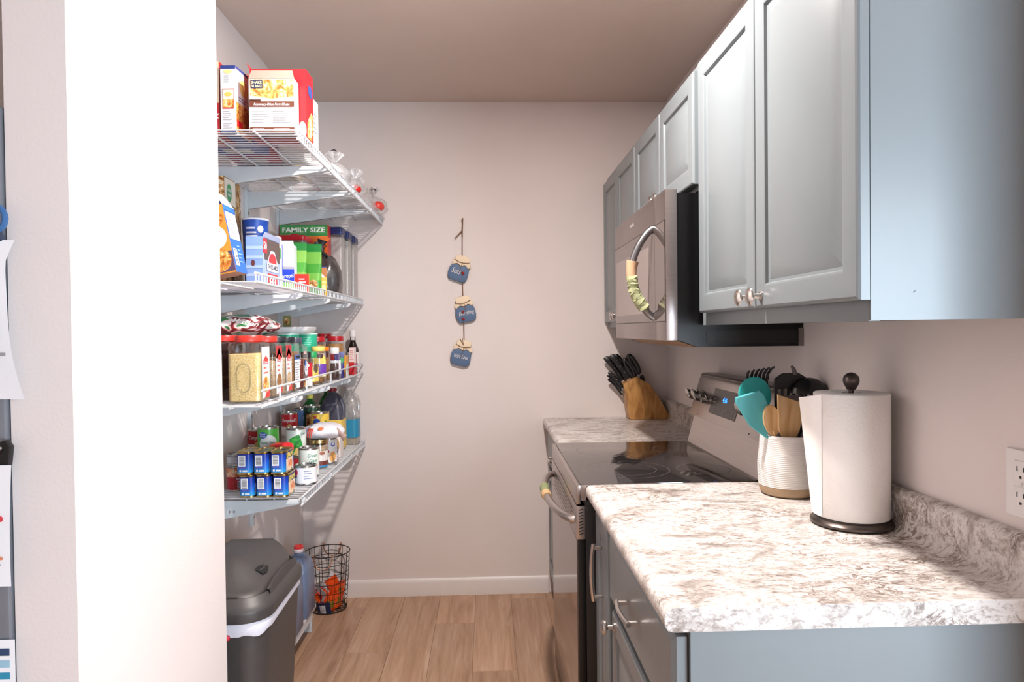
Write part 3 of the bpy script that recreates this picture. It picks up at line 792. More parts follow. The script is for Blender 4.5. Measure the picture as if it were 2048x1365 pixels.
def ell(cx, cz, rx, rz_, n=24, e=1.0): return [(cx + rx * math.copysign(abs(math.cos(2 * PI * i / n)) ** e, math.cos(2 * PI * i / n)), cz + rz_ * math.copysign(abs(math.sin(2 * PI * i / n)) ** e, math.sin(2 * PI * i / n))) for i in range(n)]
# light teal turner, leaning out to the left
t = U('spatula', 'light teal silicone spatula leaning out to the left of the crock', 'spatula', .824, 1.866, 0, -.52, -.04)
shaft([(0, 0, 0), (0, 0, .14)], .006, mat('brushed_handle', (170, 170, 172), .3, 1), t)
obj('blade', head_plate([(-.009, .128), (.009, .128), (.020, .152), (.033, .178), (.038, .243), (.032, .256), (-.034, .270), (-.041, .258), (-.036, .184), (-.022, .154)], .009), TEALL, t)
# round darker teal spoon behind it
t = U('serving_spoon', 'dark teal round silicone spoon behind the light teal spatula', 'spoon', .806, 1.905, 0, -.24, .10)
shaft([(0, 0, 0), (0, 0, .20)], .006, mat('brushed_handle', (170, 170, 172), .3, 1), t)
obj('bowl', head_plate(ell(0, .232, .046, .050), .012, .4), TEAL, t)
# wooden spoon and wooden turner in front
t = U('wooden_spoon', 'light wooden spoon at the front of the crock', 'spoon', .798, 1.862, 0, -.19, -.06)
shaft([(0, 0, 0), (0, 0, .135)], .0065, WL, t); obj('bowl', head_plate(ell(0, .164, .0235, .043), .010, .6), WL, t)
t = U('wooden_turner', 'flat wooden turner beside the wooden spoon', 'spatula', .812, 1.858, 0, .00, -.06, R(4))
shaft([(0, 0, 0), (0, 0, .11)], .0075, WL, t)
obj('blade', head_plate([(-.011, .098), (.011, .098), (.030, .130), (.044, .205), (-.034, .232), (-.030, .138)], .007), WL, t)
# black pasta fork
t = U('pasta_fork', 'black nylon pasta fork with curved prongs at the back of the crock', 'serving fork', .806, 1.920, 0, -.15, .10)
shaft([(0, 0, 0), (0, 0, .235)], .0065, NYL, t)
f = head_plate([(-.010, .222), (.010, .222), (.026, .245), (.028, .268), (-.028, .268), (-.026, .245)], .008)
obj('head', f, NYL, t)
for i in range(6):
    a = -.026 + i * .0104
    obj('prong', MB().tube([(a, 0, .264), (a * 1.15, -.004, .280), (a * 1.3 + .004, -.014, .292), (a * 1.4 + .008, -.024, .297)], [.0045, .0042, .0036, .0026], 8), NYL, t)
# slotted turner
t = U('slotted_turner', 'black slotted nylon turner standing behind the wooden turner', 'spatula', .842, 1.905, 0, .03, .06)
shaft([(0, 0, 0), (0, 0, .175)], .007, NYL, t)
w = .092
obj('head_top', head_plate([(-.050, .238), (.050, .242), (.048, .270), (.022, .285), (-.024, .283), (-.046, .268)], .006), NYL, t)
obj('head_base', head_plate([(-.018, .165), (.018, .165), (.040, .186), (-.040, .186)], .006), NYL, t)
for i in range(6):
    a = -.042 + i * .0168
    obj('slat', MB().box(a - .0042, a + .0042, -.003, .003, .182, .242), NYL, t, bevel=.001)
obj('hang_tip', MB().tube([(.012, 0, .280), (.008, 0, .296), (.002, 0, .304)], [.008, .006, .003], 8), GRN, t)
# black ladle
t = U('ladle', 'glossy black ladle with its bowl hooked over to the right', 'ladle', .858, 1.90, 0, .10, .04)
shaft([(0, 0, 0), (0, 0, .195), (.003, 0, .22)], .007, NYL, t)
lb = MB()
rings = []
for i in range(9):
    a = PI / 2 * i / 8
    rings.append([(.016 + .056 * math.cos(a) * math.cos(2 * PI * j / 28), .036 * math.cos(a) * math.sin(2 * PI * j / 28), (.226 + .048 * math.sin(a))) for j in range(28)])
lb.loft(rings); obj('bowl', lb, mat('gloss_black_nylon', (14, 13, 14), .18), t)
# grey and purple spatula, low at right
t = U('silicone_brush', 'grey and purple silicone scraper low at the right of the crock', 'spatula', .868, 1.850, 0, .12, -.05)
shaft([(0, 0, 0), (0, 0, .12)], .008, GRN, t)
obj('blade', head_plate([(-.040, .106), (.030, .106), (.034, .132), (.010, .160), (-.016, .150), (-.034, .128)], .012), GRN, t)
obj('purple_edge', head_plate([(-.030, .107), (.032, .107), (.034, .128), (-.024, .122)], .0135), mat('purple_silicone', (104, 42, 128), .5), t)
# brown wooden tip at the back right
t = U('wooden_fork_handle', 'reddish brown wooden handle end at the back right of the crock', 'utensil', .872, 1.925, 0, .10, .10)
obj('handle', head_plate([(-.009, 0), (.009, 0), (.011, .20), (.012, .250), (-.010, .238), (-.011, .20)], .008), mat('red_brown_wood', (150, 96, 64), .5, var=.1), t)
t = U('slotted_spoon', 'grey slotted spoon between the wooden turner and the ladle', 'spoon', .838, 1.872, 0, -.06, .02)
shaft([(0, 0, 0), (0, 0, .15)], .006, NYL, t)
obj('head', head_plate([(-.016, .138), (.016, .138), (.034, .165), (.032, .225), (-.032, .225), (-.034, .165)], .006), GRN, t)
for i in range(3): obj('slot', MB().box(-.020, .020, -.0036, -.0028, .165 + i * .016, .171 + i * .016), INK, t, smooth=0)

# ================================================================== PAPER TOWELS
def towels():
    px, py = .8455, 1.588
    t = thing('paper_towel_holder', 'dark bronze upright paper towel holder with ball finial', 'towel holder', (px, py, .9145))
    BR = mat('bronze_metal', (96, 88, 84), .3, .9, var=.08)
    obj('base', MB().lathe([(0, 0), (.086, 0), (.0905, .004), (.0905, .009), (.085, .015), (.078, .017), (.076, .0205), (0, .0205)], 56), BR, t)
    obj('rod', MB().lathe([(.006, .020), (.006, .318)], 14), BR, t)
    obj('finial', MB().lathe([(0, .312), (.010, .313), (.011, .316), (.0125, .319), (.0165, .326), (.0182, .334), (.0165, .343), (.010, .350), (.004, .3525), (0, .353)], 24), BR, t)
    r = thing('paper_towel_roll', 'thick roll of white paper towels with a loose sheet', 'paper towels', (px, py, .9352))
    TW = mat('towel_paper', (246, 243, 240), .95, var=.015, bmp=.55, bscale=170)
    z1 = .285
    prof = [(.021, 0), (.080, 0), (.0815, .0015), (.0815, z1 - .0015), (.080, z1), (.021, z1), (.021, 0)]
    obj('roll', MB().lathe(prof, 72, cap=False), TW, r, smooth=50)
    obj('core', MB().lathe([(.0195, 0), (.0205, 0), (.0205, z1 - .004), (.0195, z1 - .004), (.0195, 0)], 28, cap=False), mat('card_core', (176, 150, 122), .9), r)
    # loose sheet leaving the roll tangentially at its far left, bellying out at the top
    b = MB(); nu, nv = 14, 6
    for side in (0, 1):
        for i in range(nu + 1):
            s = i / nu
            for j in range(nv + 1):
                v = j / nv
                out = .030 * s * (.10 + .90 * v) 
                ang = R(200 - 6 - s * 38)       # hugging the left side towards the back
                rad = .0825 + out
                x = rad * math.cos(ang); y = rad * math.sin(ang)
                b.v.append((x - side * .0004, y, .002 + v * (z1 - .004 - .012 * s)))
    k = (nu + 1) * (nv + 1)
    for side in (0, 1):
        for i in range(nu):
            for j in range(nv):
                a = side * k + i * (nv + 1) + j
                b.f.append((a, a + nv + 1, a + nv + 2, a + 1)); b.m.append(0)
    obj('loose_sheet', b, TW, r, smooth=60)
towels()

# ================================================================== OUTLET
def outlet():
    t = thing('wall_outlet', 'white double wall socket at the right edge above the counter', 'outlet', (XR, 1.188, 1.032))
    PL = mat('socket_plastic', (232, 230, 230), .35, var=.01)
    obj('cover_plate', MB().box(-.006, -.0005, -.0385, .0385, 0, .120), PL, t, bevel=.003)
    for z in (.037, .083):
        c = obj('receptacle', MB().box(-.0085, -.005, -.0175, .0175, z - .018, z + .018), PL, t, bevel=.0025)
        fr = LF(-.0085); b = MB()
        for (u, h) in ((-.008, .009), (.007, .008)): patch(None, '', fr, u - .0012, u + .0012, z - h / 2 + .004, z + h / 2 + .004, None, .0004, 1, b)
        patch(None, '', fr, -.0025, .0025, z - .013, z - .008, None, .0004, 1, b)
        obj('slot', b, INK, c, smooth=0)
    oval(t, 'screw', LF(-.006), 0, .060, .0028, .0028, NICKEL, .0006, 12)
outlet()
# ================================================================== FRIDGE AND NOTES (left edge)
def fridge():
    t = thing('refrigerator', 'grey steel refrigerator at the left edge beside the white partition wall', 'refrigerator', (-1.25, 1.50, 0))
    FG = mat('fridge_grey', (128, 132, 140), .35, .3, var=.03)
    ox, oy = 1.25, -1.50
    obj('cabinet', MB().box(-1.70 + ox, -.812 + ox, 1.262 + oy, 1.795 + oy, .02, 1.76), FG, t, bevel=.005)
    up = obj('upper_door', MB().box(-1.70 + ox, -.8065 + ox, 1.190 + oy, 1.258 + oy, .60, 1.76), FG, t, bevel=.008)
    obj('freezer_drawer', MB().box(-1.70 + ox, -.8065 + ox, 1.190 + oy, 1.258 + oy, .06, .585), FG, t, bevel=.008)
    obj('door_handle', MB().tube([(-1.60 + ox, 1.190 + oy, .75), (-1.60 + ox, 1.14 + oy, .78), (-1.60 + ox, 1.14 + oy, 1.50), (-1.60 + ox, 1.190 + oy, 1.53)], .012, 10), STEEL, up)
    for sx in (-1.6, -.9): obj('foot', MB().lathe([(.02, 0), (.02, .022)], 12, (sx + ox, 1.6 + oy, 0)), BLACK, t)
fridge()
def sheet(name, label, outline_fn, x0, x1, z0, z1, y, mats=None, nu=6, nv=16):
    """thin curled sheet of paper hanging on the fridge door"""
    t = thing(name, label, 'paper', (x0, y, z0)); b = MB()
    for side in (0, 1):
        for j in range(nv + 1):
            v = j / nv
            for i in range(nu + 1):
                u = i / nu; x, yy = outline_fn(u, v)
                b.v.append((x - x0, yy - y + side * .0003, v * (z1 - z0) + (0 if 1 else u)))
    k = (nu + 1) * (nv + 1)
    for side in (0, 1):
        for j in range(nv):
            for i in range(nu):
                a = side * k + j * (nu + 1) + i
                b.f.append((a, a + 1, a + nu + 2, a + nu + 1)); b.m.append(0)
    obj('page', b, PAPER, t, smooth=60)
    return t
def notes():
    y = 1.178
    def o1(u, v):       # right edge: pinched in near the upper third, flared at the bottom
        e = -0.7595 - .033 * math.sin(min(1, v / .78) * PI / 2) + (.018 if v > .86 else 0) * (v - .86) / .14
        return (-0.9137 + (e + 0.9137) * u, y - .010 * u * u * (1 - v) - .004 * math.sin(v * 7) * u)
    t = sheet('paper_note', 'long curled white sheet hanging on the fridge below the blue clip', o1, -0.9137, -0.7595, 1.2705, 1.5324, y)
    fine_print(t, FR(-.012), .055, .130, .035, .13, 6)
    c = thing('magnetic_clip', 'blue looped magnetic clip at the far left on the fridge', 'clip', (-.806, 1.1895, 1.5304))
    pts = [(.0 + .016 * math.cos(a), -.012, .038 + .020 * math.sin(a)) for a in [2 * PI * i / 18 for i in range(18)]]
    obj('clip_loop', MB().tube(pts, .005, 8, closed=True), mat('blue_plastic', (58, 106, 160), .35), c)
    obj('clip_jaw', MB().prism([(-.018, 0), (.012, 0), (.004, .020), (-.008, .020)], 'y', -.016, -.001), mat('navy_plastic', (40, 58, 84), .4), c, bevel=.002)
    def o2(u, v):
        e = -0.7941 + .010 * v * v
        return (-0.9336 + (e + 0.9336) * u, y - .008 * u * v)
    t = sheet('paper_note', 'lower white sheet with small coloured marks on the fridge door', o2, -0.9336, -0.7941, 0.9587, 1.1618, y)
    oval(t, 'red_mark', FR(-.010), .132, .115, .004, .005, C('#d8404c'), .0006, 10); oval(t, 'green_mark', FR(-.010), .127, .103, .003, .003, C('#7ab45c'), .0006, 10); oval(t, 'orange_mark', FR(-.010), .131, .050, .004, .003, C('#e08a6c'), .0006, 10)
    fine_print(t, FR(-.010), .10, .134, .06, .098, 4); fine_print(t, FR(-.010), .10, .134, .012, .044, 4)
    c = thing('magnetic_clip', 'black magnetic clip holding the lower note on the fridge', 'clip', (-.806, 1.1895, 1.1567))
    obj('clip_jaw', MB().prism([(-.022, 0), (.012, 0), (.016, .034), (.008, .046), (-.006, .040)], 'y', -.014, -.001), BLACK, c, bevel=.002)
    obj('clip_spring', MB().tube([(-.004, -.014, .020), (.006, -.022, .034)], .003, 8), CHROME, c)
    def o3(u, v): return (-0.9441 + (-0.7956 + 0.9441) * u, y + .008)
    t = sheet('schedule_card', 'white and navy printed card at the bottom left on the fridge', o3, -0.9441, -0.7956, 0.6896, 0.8663, y + .008)
    for i, m in enumerate(('#2c4468', '#9cc4d8', '#2f8fb0', '#9cc090')):
        patch(t, 'table_row', FR(0), .06, .140, .150 - i * .020, .162 - i * .020, C(m), .0008)
notes()

# ================================================================== WIRE SHELVES
SH = [  # name, surface z, front x, near y, lip
    ('top', 1.955, -.530, 2.010, 'down'), ('second', 1.520, -.635, 1.945, 'up'), ('third', 1.168, -.640, 2.000, 'rail'), ('lowest', .818, -.636, 2.385, 'down')]
STD = [2.405, 2.825, 3.245]
def shelves():
    for y, w in zip(STD, ('nearest', 'middle', 'farthest')):
        t = thing('shelf_standard', 'white slotted upright rail on the pantry wall, the %s one' % w, 'shelf rail', (XL, y, .60), group='shelf uprights')
        obj('rail', MB().box(.0005, .014, -.0125, .0125, 0, 1.42), BRACK, t, bevel=.002)
        sl = MB()
        for i in range(24):
            for s in (-1, 1): sl.box(.0138, .0144, s * .005 - .0015, s * .005 + .0015, .03 + i * .058, .042 + i * .058)
        o = obj('slot', sl, INK, t, smooth=0); o['kind'] = 'stuff'
    for (nm, z, xf, y0, lip) in SH:
        t = thing('wire_shelf', 'white wire shelf, the %s of the four in the pantry' % nm, 'shelf', ((XL + xf) / 2, (y0 + D) / 2, z), group='pantry wire shelves')
        cx, cy = (XL + xf) / 2, (y0 + D) / 2
        xa, xb = XL + .016 - cx, xf - cx; ya, yb = y0 - cy, D - .012 - cy
        r = .0032
        lips = {'down': -.026, 'up': .024, 'rail': .046}[lip]
        w = MB(); n = int((yb - ya) / .0254)
        for i in range(n + 1):
            y = ya + (yb - ya) * i / n
            p = [(xa, y, -r), (xb - .004, y, -r), (xb, y, -r + (.004 if lips > 0 else -.004))]
            if lip != 'rail': p.append((xb, y, -r + lips))
            w.tube(p, .0021, 5)
        o = obj('deck_wires', w, WHITE, t); o['kind'] = 'stuff'
        for i, x in enumerate((xa, xa + (xb - xa) * .40, xa + (xb - xa) * .70)):
            obj('long_rod', MB().tube([(x, ya - .004, -r * 2.2), (x, yb, -r * 2.2)], r, 7), WHITE, t)
        obj('front_rail', MB().tube([(xb, ya - .004, -r), (xb, yb, -r)], r * 1.15, 8), WHITE, t)
        obj('front_lip_rod', MB().tube([(xb, ya - .004, -r + lips), (xb, yb, -r + lips)], r * 1.15, 8), WHITE, t)
        if lip == 'rail':
            for yp in (2.17, 2.49, 2.87, 3.19, 3.47):
                y = yp - cy
                obj('lip_post', MB().box(xb - .002, xb + .002, y - .006, y + .006, -r, -r + lips), WHITE, t, bevel=.0008)
        # brackets
        for y, wd in zip(STD, ('nearest', 'middle', 'farthest')):
            if nm == 'lowest' and wd == 'nearest': yy = 2.40
            yy = y
            q = thing('shelf_bracket', 'tapered white bracket under the %s wire shelf, the %s one' % (nm, wd), 'bracket', (XL + .014, yy, z - .0148), group='pantry shelf brackets')
            L = xf - XL - .014
            P = [(0.0, -.070), (0.0, .0), (L - .01, 0.0), (L + .004, -.004), (L + .004, -.010), (L * .97, -.016)]
            obj('arm', MB().prism(P, 'y', -.008, .008), BRACK, q, bevel=.002)
            obj('front_clip', MB().box(L - .016, L + .006, -.009, .009, -.008, .004), WHITE, q, bevel=.002)
            obj('hook', MB().box(-.010, .002, -.003, .003, -.066, -.052), STEELD, q, smooth=0)
            if nm == 'lowest' and wd == 'nearest':
                barcode(q, FR(-.008), .055, .085, -.044, -.030, False, .0006)
shelves()

# ================================================================== PANTRY GOODS: builders
def carton(name, label, cat, x0, x1, y0, y1, z0, z1, ms, rz=0, group=None, rot=None, open_top=False, flap=None):
    """card box; ms = material or [front, right, back, left, top, bottom]. Returns thing and half sizes."""
    hx, hy, h = (x1 - x0) / 2, (y1 - y0) / 2, z1 - z0
    t = thing(name, label, cat, ((x0 + x1) / 2, (y0 + y1) / 2, z0), rz, group, rot)
    if not isinstance(ms, (list, tuple)): ms = [ms] * 6
    b = MB(); b.box(-hx, hx, -hy, hy, 0, h, ms=[0, 1, 2, 3, 4, 5])
    if open_top:
        # leave the top open: walls with thickness seen from inside
        b.f.pop(4); b.m.pop(4)
        b2 = MB(); e = .0012
        b2.box(-hx + e, hx - e, -hy + e, hy - e, .002, h - .0005); b2.f.pop(4); b2.m.pop(4)
        obj('inside', b2, C('#b5a999', .8), t, smooth=0)
    obj('carton', b, list(ms), t, smooth=0)
    if flap:
        for (side, ang, L, m) in flap:
            f = MB()
            if side == 'front': f.add([(-hx, -hy, h), (hx, -hy, h), (hx * .9, -hy - L * math.sin(ang), h + L * math.cos(ang)), (-hx * .9, -hy - L * math.sin(ang), h + L * math.cos(ang))], [(0, 1, 2, 3)])
            if side == 'back': f.add([(-hx, hy, h), (hx, hy, h), (hx * .9, hy + L * math.sin(ang), h + L * math.cos(ang)), (-hx * .9, hy + L * math.sin(ang), h + L * math.cos(ang))], [(0, 1, 2, 3)])
            if side == 'right': f.add([(hx, -hy, h), (hx, hy, h), (hx + L * math.sin(ang), hy * .9, h + L * math.cos(ang)), (hx + L * math.sin(ang), -hy * .9, h + L * math.cos(ang))], [(0, 1, 2, 3)])
            if side == 'left': f.add([(-hx, -hy, h), (-hx, hy, h), (-hx - L * math.sin(ang), hy * .9, h + L * math.cos(ang)), (-hx - L * math.sin(ang), -hy * .9, h + L * math.cos(ang))], [(0, 1, 2, 3)])
            o = obj('flap', f, m, t, smooth=0)
            md = o.modifiers.new('thick', 'SOLIDIFY'); md.thickness = .0012
    return t, hx, hy, h
def tin(name, label, x, y, z, r, h, m, cat='can', group='canned food on the lowest shelf', rim=None, rz=0):
    t = thing(name, label, cat, (x, y, z), rz, group); rim = rim or CHROME
    pr = [(0, .002), (r - .004, .002), (r - .002, 0), (r, .001), (r, .004), (r - .0015, .006), (r - .0015, h - .006), (r, h - .004), (r, h - .001), (r - .001, h), (r - .003, h), (r - .0035, h - .004), (r * .6, h - .0045), (r * .55, h - .0035), (0, h - .0035)]
    obj('tin', MB().lathe(pr, 36), rim, t)
    if m: obj('paper_label', MB().lathe([(r - .0012, .007), (r - .0008, .007), (r - .0008, h - .007), (r - .0012, h - .007)], 36, cap=False), m, t)
    return t
AZ = .27       # direction from the pantry goods to the doorway, about their own axis (0 = -Y, + = +X)
def jar(name, label, x, y, z, hx, hy, h, content, lidm, fill=.8, cat='jar', group='spice jars on the third shelf', lid_h=.018, rad=.012, lid_r=None, body=None, shoulder=.012, rz=0):
    t = thing(name, label, cat, (x, y, z), rz, group)
    hb = h - lid_h
    lr = lid_r or min(hx, hy) * .92
    def lidring(zz, s=1): 
        return rr(hx * s, hy * s, rad, zz)
    rings = [lidring(0, .93), lidring(.003, 1), lidring(hb - shoulder, 1), lidring(hb - shoulder * .3, .94)]
    neck = rr(lr * .93, lr * .93, lr * .92, hb); rings.append(neck)
    obj('body', MB().loft(rings), body or CLEAR, t, smooth=50)
    if content:
        f = (hb - shoulder) * fill
        obj('contents', MB().loft([rr(hx * .90, hy * .90, rad * .9, .004), rr(hx * .965, hy * .965, rad * .95, .007), rr(hx * .965, hy * .965, rad * .95, f), rr(hx * .90, hy * .90, rad * .9, f + .002)]), content, t, smooth=50)
    lid = MB(); n = 32
    lid.lathe([(lr * .96, hb - .001), (lr, hb + .001), (lr, h - .003), (lr * .95, h), (0, h)], n)
    obj('lid', lid, lidm, t)
    return t
def bottle(name, label, x, y, z, prof, m, cat='bottle', group=None, cap=None, capm=None, n=28, rz=0):
    t = thing(name, label, cat, (x, y, z), rz, group)
    obj('body', MB().lathe(prof, n), m, t, smooth=50)
    if cap: obj('cap', MB().lathe(cap, n), capm, t)
    return t
def blob(rx, ry, rz_, seed, amp=.12, nu=20, nv=14, base=0.0):
    rg = random.Random(seed); ph = [rg.uniform(0, 6.28) for _ in range(9)]
    rings = []
    for i in range(1, nv):
        a = -PI / 2 + PI * i / nv; ring = []
        for j in range(nu):
            b_ = 2 * PI * j / nu
            k = 1 + amp * (math.sin(3 * b_ + ph[0] + 2 * a) * .5 + math.sin(5 * b_ + ph[1] - 3 * a) * .35 + math.sin(7 * b_ + 5 * a + ph[2]) * .3)
            z = math.sin(a) * rz_ * (1 + amp * .4 * math.sin(4 * b_ + ph[3]))
            if z < -rz_ * .72: z = -rz_ * .72
            ring.append((rx * math.cos(a) * math.cos(b_) * k, ry * math.cos(a) * math.sin(b_) * k, z + rz_ * .72 + base))
        rings.append(ring)
    return MB().loft(rings)
def pouch(w, d, h, crimp=.012, n=9, bands=None):
    """standing foil pouch: fat at the bottom, crimped flat on top"""
    rings = []
    for i in range(n + 1):
        s = i / n; z = s * (h - crimp); dd = d * (.55 + .45 * math.sin(PI * min(1, s * 1.4 + .15))) * (1 - s ** 3) + .002
        ww = w * (.94 + .06 * s); rings.append(rr(ww / 2, dd / 2, dd * .48, z, n=4))
    rings.append(rr(w / 2, .001, .0009, h, n=4))
    b = MB().loft(rings)
    if bands:
        for i, f in enumerate(b.f): b.m[i] = bands(sum(b.v[k][2] for k in f) / len(f) / h)
    return b
# ================================================================== TOP SHELF
Z1 = 1.9565
CW = C('#f2efec'); KR = C('#c8aa84', .7)
t, hx, hy, h = carton('cracker_box', 'red and tan box half hidden by the partition, left end of the top shelf', 'box', -.842, -.770, 2.065, 2.205, Z1, 2.168, [C('#d9c7ae'), C('#a8281e'), C('#d9c7ae'), C('#a8281e'), C('#d9c7ae'), C('#b0382c')], group='boxes on the top shelf')
patch(t, 'red_band', FR(-hy), -hx, hx, .0, .09, C('#c02a34')); text(t, 'k', FR(-hy), hx - .008, .045, .03, PAPER, bold=.02, shear=.2)
barcode(t, FR(-hy), hx - .030, hx - .004, .14, .19)
fine_print(t, FR(-hy), -hx + .004, hx - .036, .12, .20, 6)
t, hx, hy, h = carton('mix_box', 'white box with blue edges and an orange bread picture on its side, top shelf', 'box', -.760, -.716, 2.056, 2.172, Z1, 2.152, [C('#eff0f4'), C('#f1efec'), C('#e8e8ec'), C('#e8e8ec'), C('#33427e'), C('#33427e')], rz=R(-3), group='boxes on the top shelf')
patch(t, 'blue_edge', FR(-hy), -hx, hx, h - .010, h, C('#2f3f84')); patch(t, 'blue_edge', FR(-hy), -hx, hx, 0, .006, C('#2f3f84')); patch(t, 'blue_edge', RT(hx), -hy, hy, h - .008, h, C('#3a4a8c'))
oval(t, 'badge', FR(-hy), 0, h - .018, .012, .006, C('#e8d890'))
fine_print(t, FR(-hy), -hx + .010, hx - .010, h - .050, h - .028, 4, C('#54566a'))
patch(t, 'picture_frame', FR(-hy), -hx + .005, hx - .005, .070, .128, C('#c0303c'), .0007); patch(t, 'food_picture', FR(-hy), -hx + .006, hx - .006, .074, .098, FOOD2, .0011); patch(t, 'picture_sky', FR(-hy), -hx + .006, hx - .006, .098, .125, C('#e9e2cc'), .0011); oval(t, 'badge', FR(-hy), 0, .112, .011, .006, C('#e0c060'), .0015)
fine_print(t, FR(-hy), -hx + .006, hx - .008, .036, .066, 5); fine_print(t, FR(-hy), -hx + .006, hx - .006, .012, .030, 3)
patch(t, 'bread_picture', RT(hx), -hy + .002, hy - .002, .004, .092, FOOD1, .0008); oval(t, 'badge', RT(hx), 0, .145, .032, .024, C('#e8d078')); fine_print(t, RT(hx), -hy + .02, hy - .02, .098, .115, 2, C('#7a88b0')); patch(t, 'red_tab', RT(hx), -hy + .004, -hy + .045, .022, .040, C('#d0202c'), .0014)

def coating_box():
    t, hx, hy, h = carton('coating_mix_box', 'open breadcrumb coating box with a food picture and brown band, front of top shelf', 'box', -.682, -.551, 2.056, 2.100, Z1, 2.1135, [C('#f4f2ef'), C('#f0eae2'), C('#b8231f'), C('#b8231f'), C('#b9ada0', .8), C('#6e4433')], group='boxes on the top shelf', open_top=True, flap=[('front', -.25, .026, C('#a89c8e', .8)), ('left', .3, .014, C('#b8231f'))])
    F = FR(-hy)
    patch(t, 'food_picture', F, -hx + .004, hx - .002, .092, h - .002, FOOD2, .0007)
    poly(t, 'plate', F, [(-hx + .004, .092), (hx - .002, .092), (hx - .002, .106), (0, .099), (-hx + .004, .108)], C('#f2e8d8'), .0010)
    patch(t, 'logo_field', F, -hx + .006, -hx + .040, h - .028, h - .004, C('#22305a'), .0014)
    text(t, 'SHAKE', F, -hx + .023, h - .0145, .0105, C('#efe2b4'), .0018, bold=.03, width=.030); text(t, "'N BAKE", F, -hx + .023, h - .0255, .0105, C('#efe2b4'), .0018, bold=.03, width=.030)
    patch(t, 'brown_band', F, -hx + .002, hx - .001, .075, .0915, C('#6e3d2c'), .0012); text(t, 'Rosemary-Dijon Pork Chops', F, 0, .0795, .0105, PAPER, .0018, shear=.25, bold=.012, width=.103)
    patch(t, 'brown_tab', F, -hx + .002, -hx + .034, .0915, .0975, C('#4a2a20'), .0012); patch(t, 'brown_band', F, -hx + .002, hx - .001, .001, .017, C('#6e3d2c'), .0012)
    fine_print(t, F, -hx + .008, -.006, .028, .066, 5); fine_print(t, F, .002, hx - .008, .028, .066, 6, C('#86868c'))
    fine_print(t, F, -hx + .010, -.006, .004, .015, 2, PAPER, .0016); fine_print(t, F, .006, hx - .010, .004, .015, 2, PAPER, .0016)
coating_box()
t, hx, hy, h = carton('coating_mix_box', 'bright red open box right behind the breadcrumb coating box', 'box', -.695, -.530, 2.106, 2.190, Z1, 2.160, [C('#c9222c'), C('#b8202a'), C('#c9222c'), C('#c9222c'), C('#c9222c'), C('#a01c24')], group='boxes on the top shelf', open_top=True, flap=[('back', .1, .012, C('#d42a34')), ('left', .5, .020, C('#d42a34'))])
poly(t, 'food_picture', RT(hx), [(-hy + .004, .004), (hy - .022, .004), (hy - .006, .05), (hy - .012, .085), (hy - .03, .09), (-hy + .01, .05)], FOOD2, .0008)
oval(t, 'badge', RT(hx), .004, .150, .026, .018, C('#3a4a8c')); oval(t, 'plate', FR(-hy), hx - .012, .022, .012, .026, C('#f0e6da'), .0008)
t, hx, hy, h = carton('snack_box', 'pale greyish box at the edge of the top shelf behind the red box', 'box', -.640, -.540, 2.215, 2.295, Z1, 2.115, [C('#dcd8d4'), C('#d2d0d0'), C('#dcd8d4'), C('#dcd8d4'), C('#e4e2e0'), C('#cfcac8')], group='boxes on the top shelf')
fine_print(t, RT(hx), -hy + .01, hy - .01, .05, .12, 5)
for i, (x0, x1, y0, y1, zz, c1, c2, lab) in enumerate((
        (-.860, -.700, 2.215, 2.30, 2.10, '#2a3f8c', '#3450a4', 'blue boxed mix behind the white box on the top shelf'),
        (-.850, -.690, 2.330, 2.42, 2.09, '#b7242c', '#c8323a', 'dark red box flat against the pantry wall on the top shelf'),
        (-.680, -.600, 2.330, 2.44, 2.05, '#e8e4e0', '#d8d4d0', 'white box lying low on the top shelf'),
        (-.860, -.700, 2.460, 2.56, 2.09, '#3a3a46', '#4a4a58', 'charcoal box behind the dark red one on the top shelf'),
        (-.820, -.700, 2.60, 2.70, 2.06, '#bfa06a', '#c8ac7a', 'small kraft box in the middle of the top shelf'))):
    t, hx, hy, h = carton('mix_box', lab, 'box', x0, x1, y0, y1, Z1, zz, [C(c1), C(c2), C(c1), C(c1), C(c2), C(c1)], group='boxes on the top shelf')
    patch(t, 'printed_panel', FR(-hy), -hx * .7, hx * .7, h * .3, h * .75, C('#efe6d8')); patch(t, 'base_print', TP(0), -hx * .6, hx * .5, -hy * .6, hy * .6, C('#d8d0c4'), -.0008)
# produce and snack bags along the far half
def film_bag(label, x, y, rx, ry, rz_, seed, inner, knot=(.0, .0), m=None, z=Z1, group='plastic bags on the top shelf', tie=None):
    t = thing('plastic_bag', label, 'bag', (x, y, z), group=group)
    obj('film', blob(rx, ry, rz_, seed, .16, 26, 16), m or BAG, t, smooth=70)
    for k, (dx, dy, dz, r, mm, nm) in enumerate(inner):
        obj(nm, blob(r, r * 1.1, r * .8, seed + k + 40, .06, 14, 10).xf(Matrix.Translation((dx, dy, dz))), mm, t, smooth=70)
    if knot:
        kx, ky = knot; top = rz_ * 1.66; b = MB()
        for a in range(5):
            an = a * 1.256 + seed
            b.tube([(kx * .3, ky * .3, top), (kx + .006 * math.cos(an), ky, top + .012), (kx + .03 * math.cos(an), ky + .02 * math.sin(an), top + .045)], [.006, .005, .014], 6, flat=.25)
        obj('gathered_top', b, m or BAG, t, smooth=70)
    if tie: obj('tie', MB().tube([(tie[0] - .012, tie[1], tie[2]), (tie[0], tie[1] - .004, tie[2] + .004), (tie[0] + .012, tie[1], tie[2] - .003)], .0028, 6), INK, t)
    return t
RED = C('#cf2a22', .25); GREYB = C('#8a8c98', .5); CRM = C('#e0cfb0', .6); PNK = C('#e8b8b4', .5); WHT = C('#ece6e2', .5)
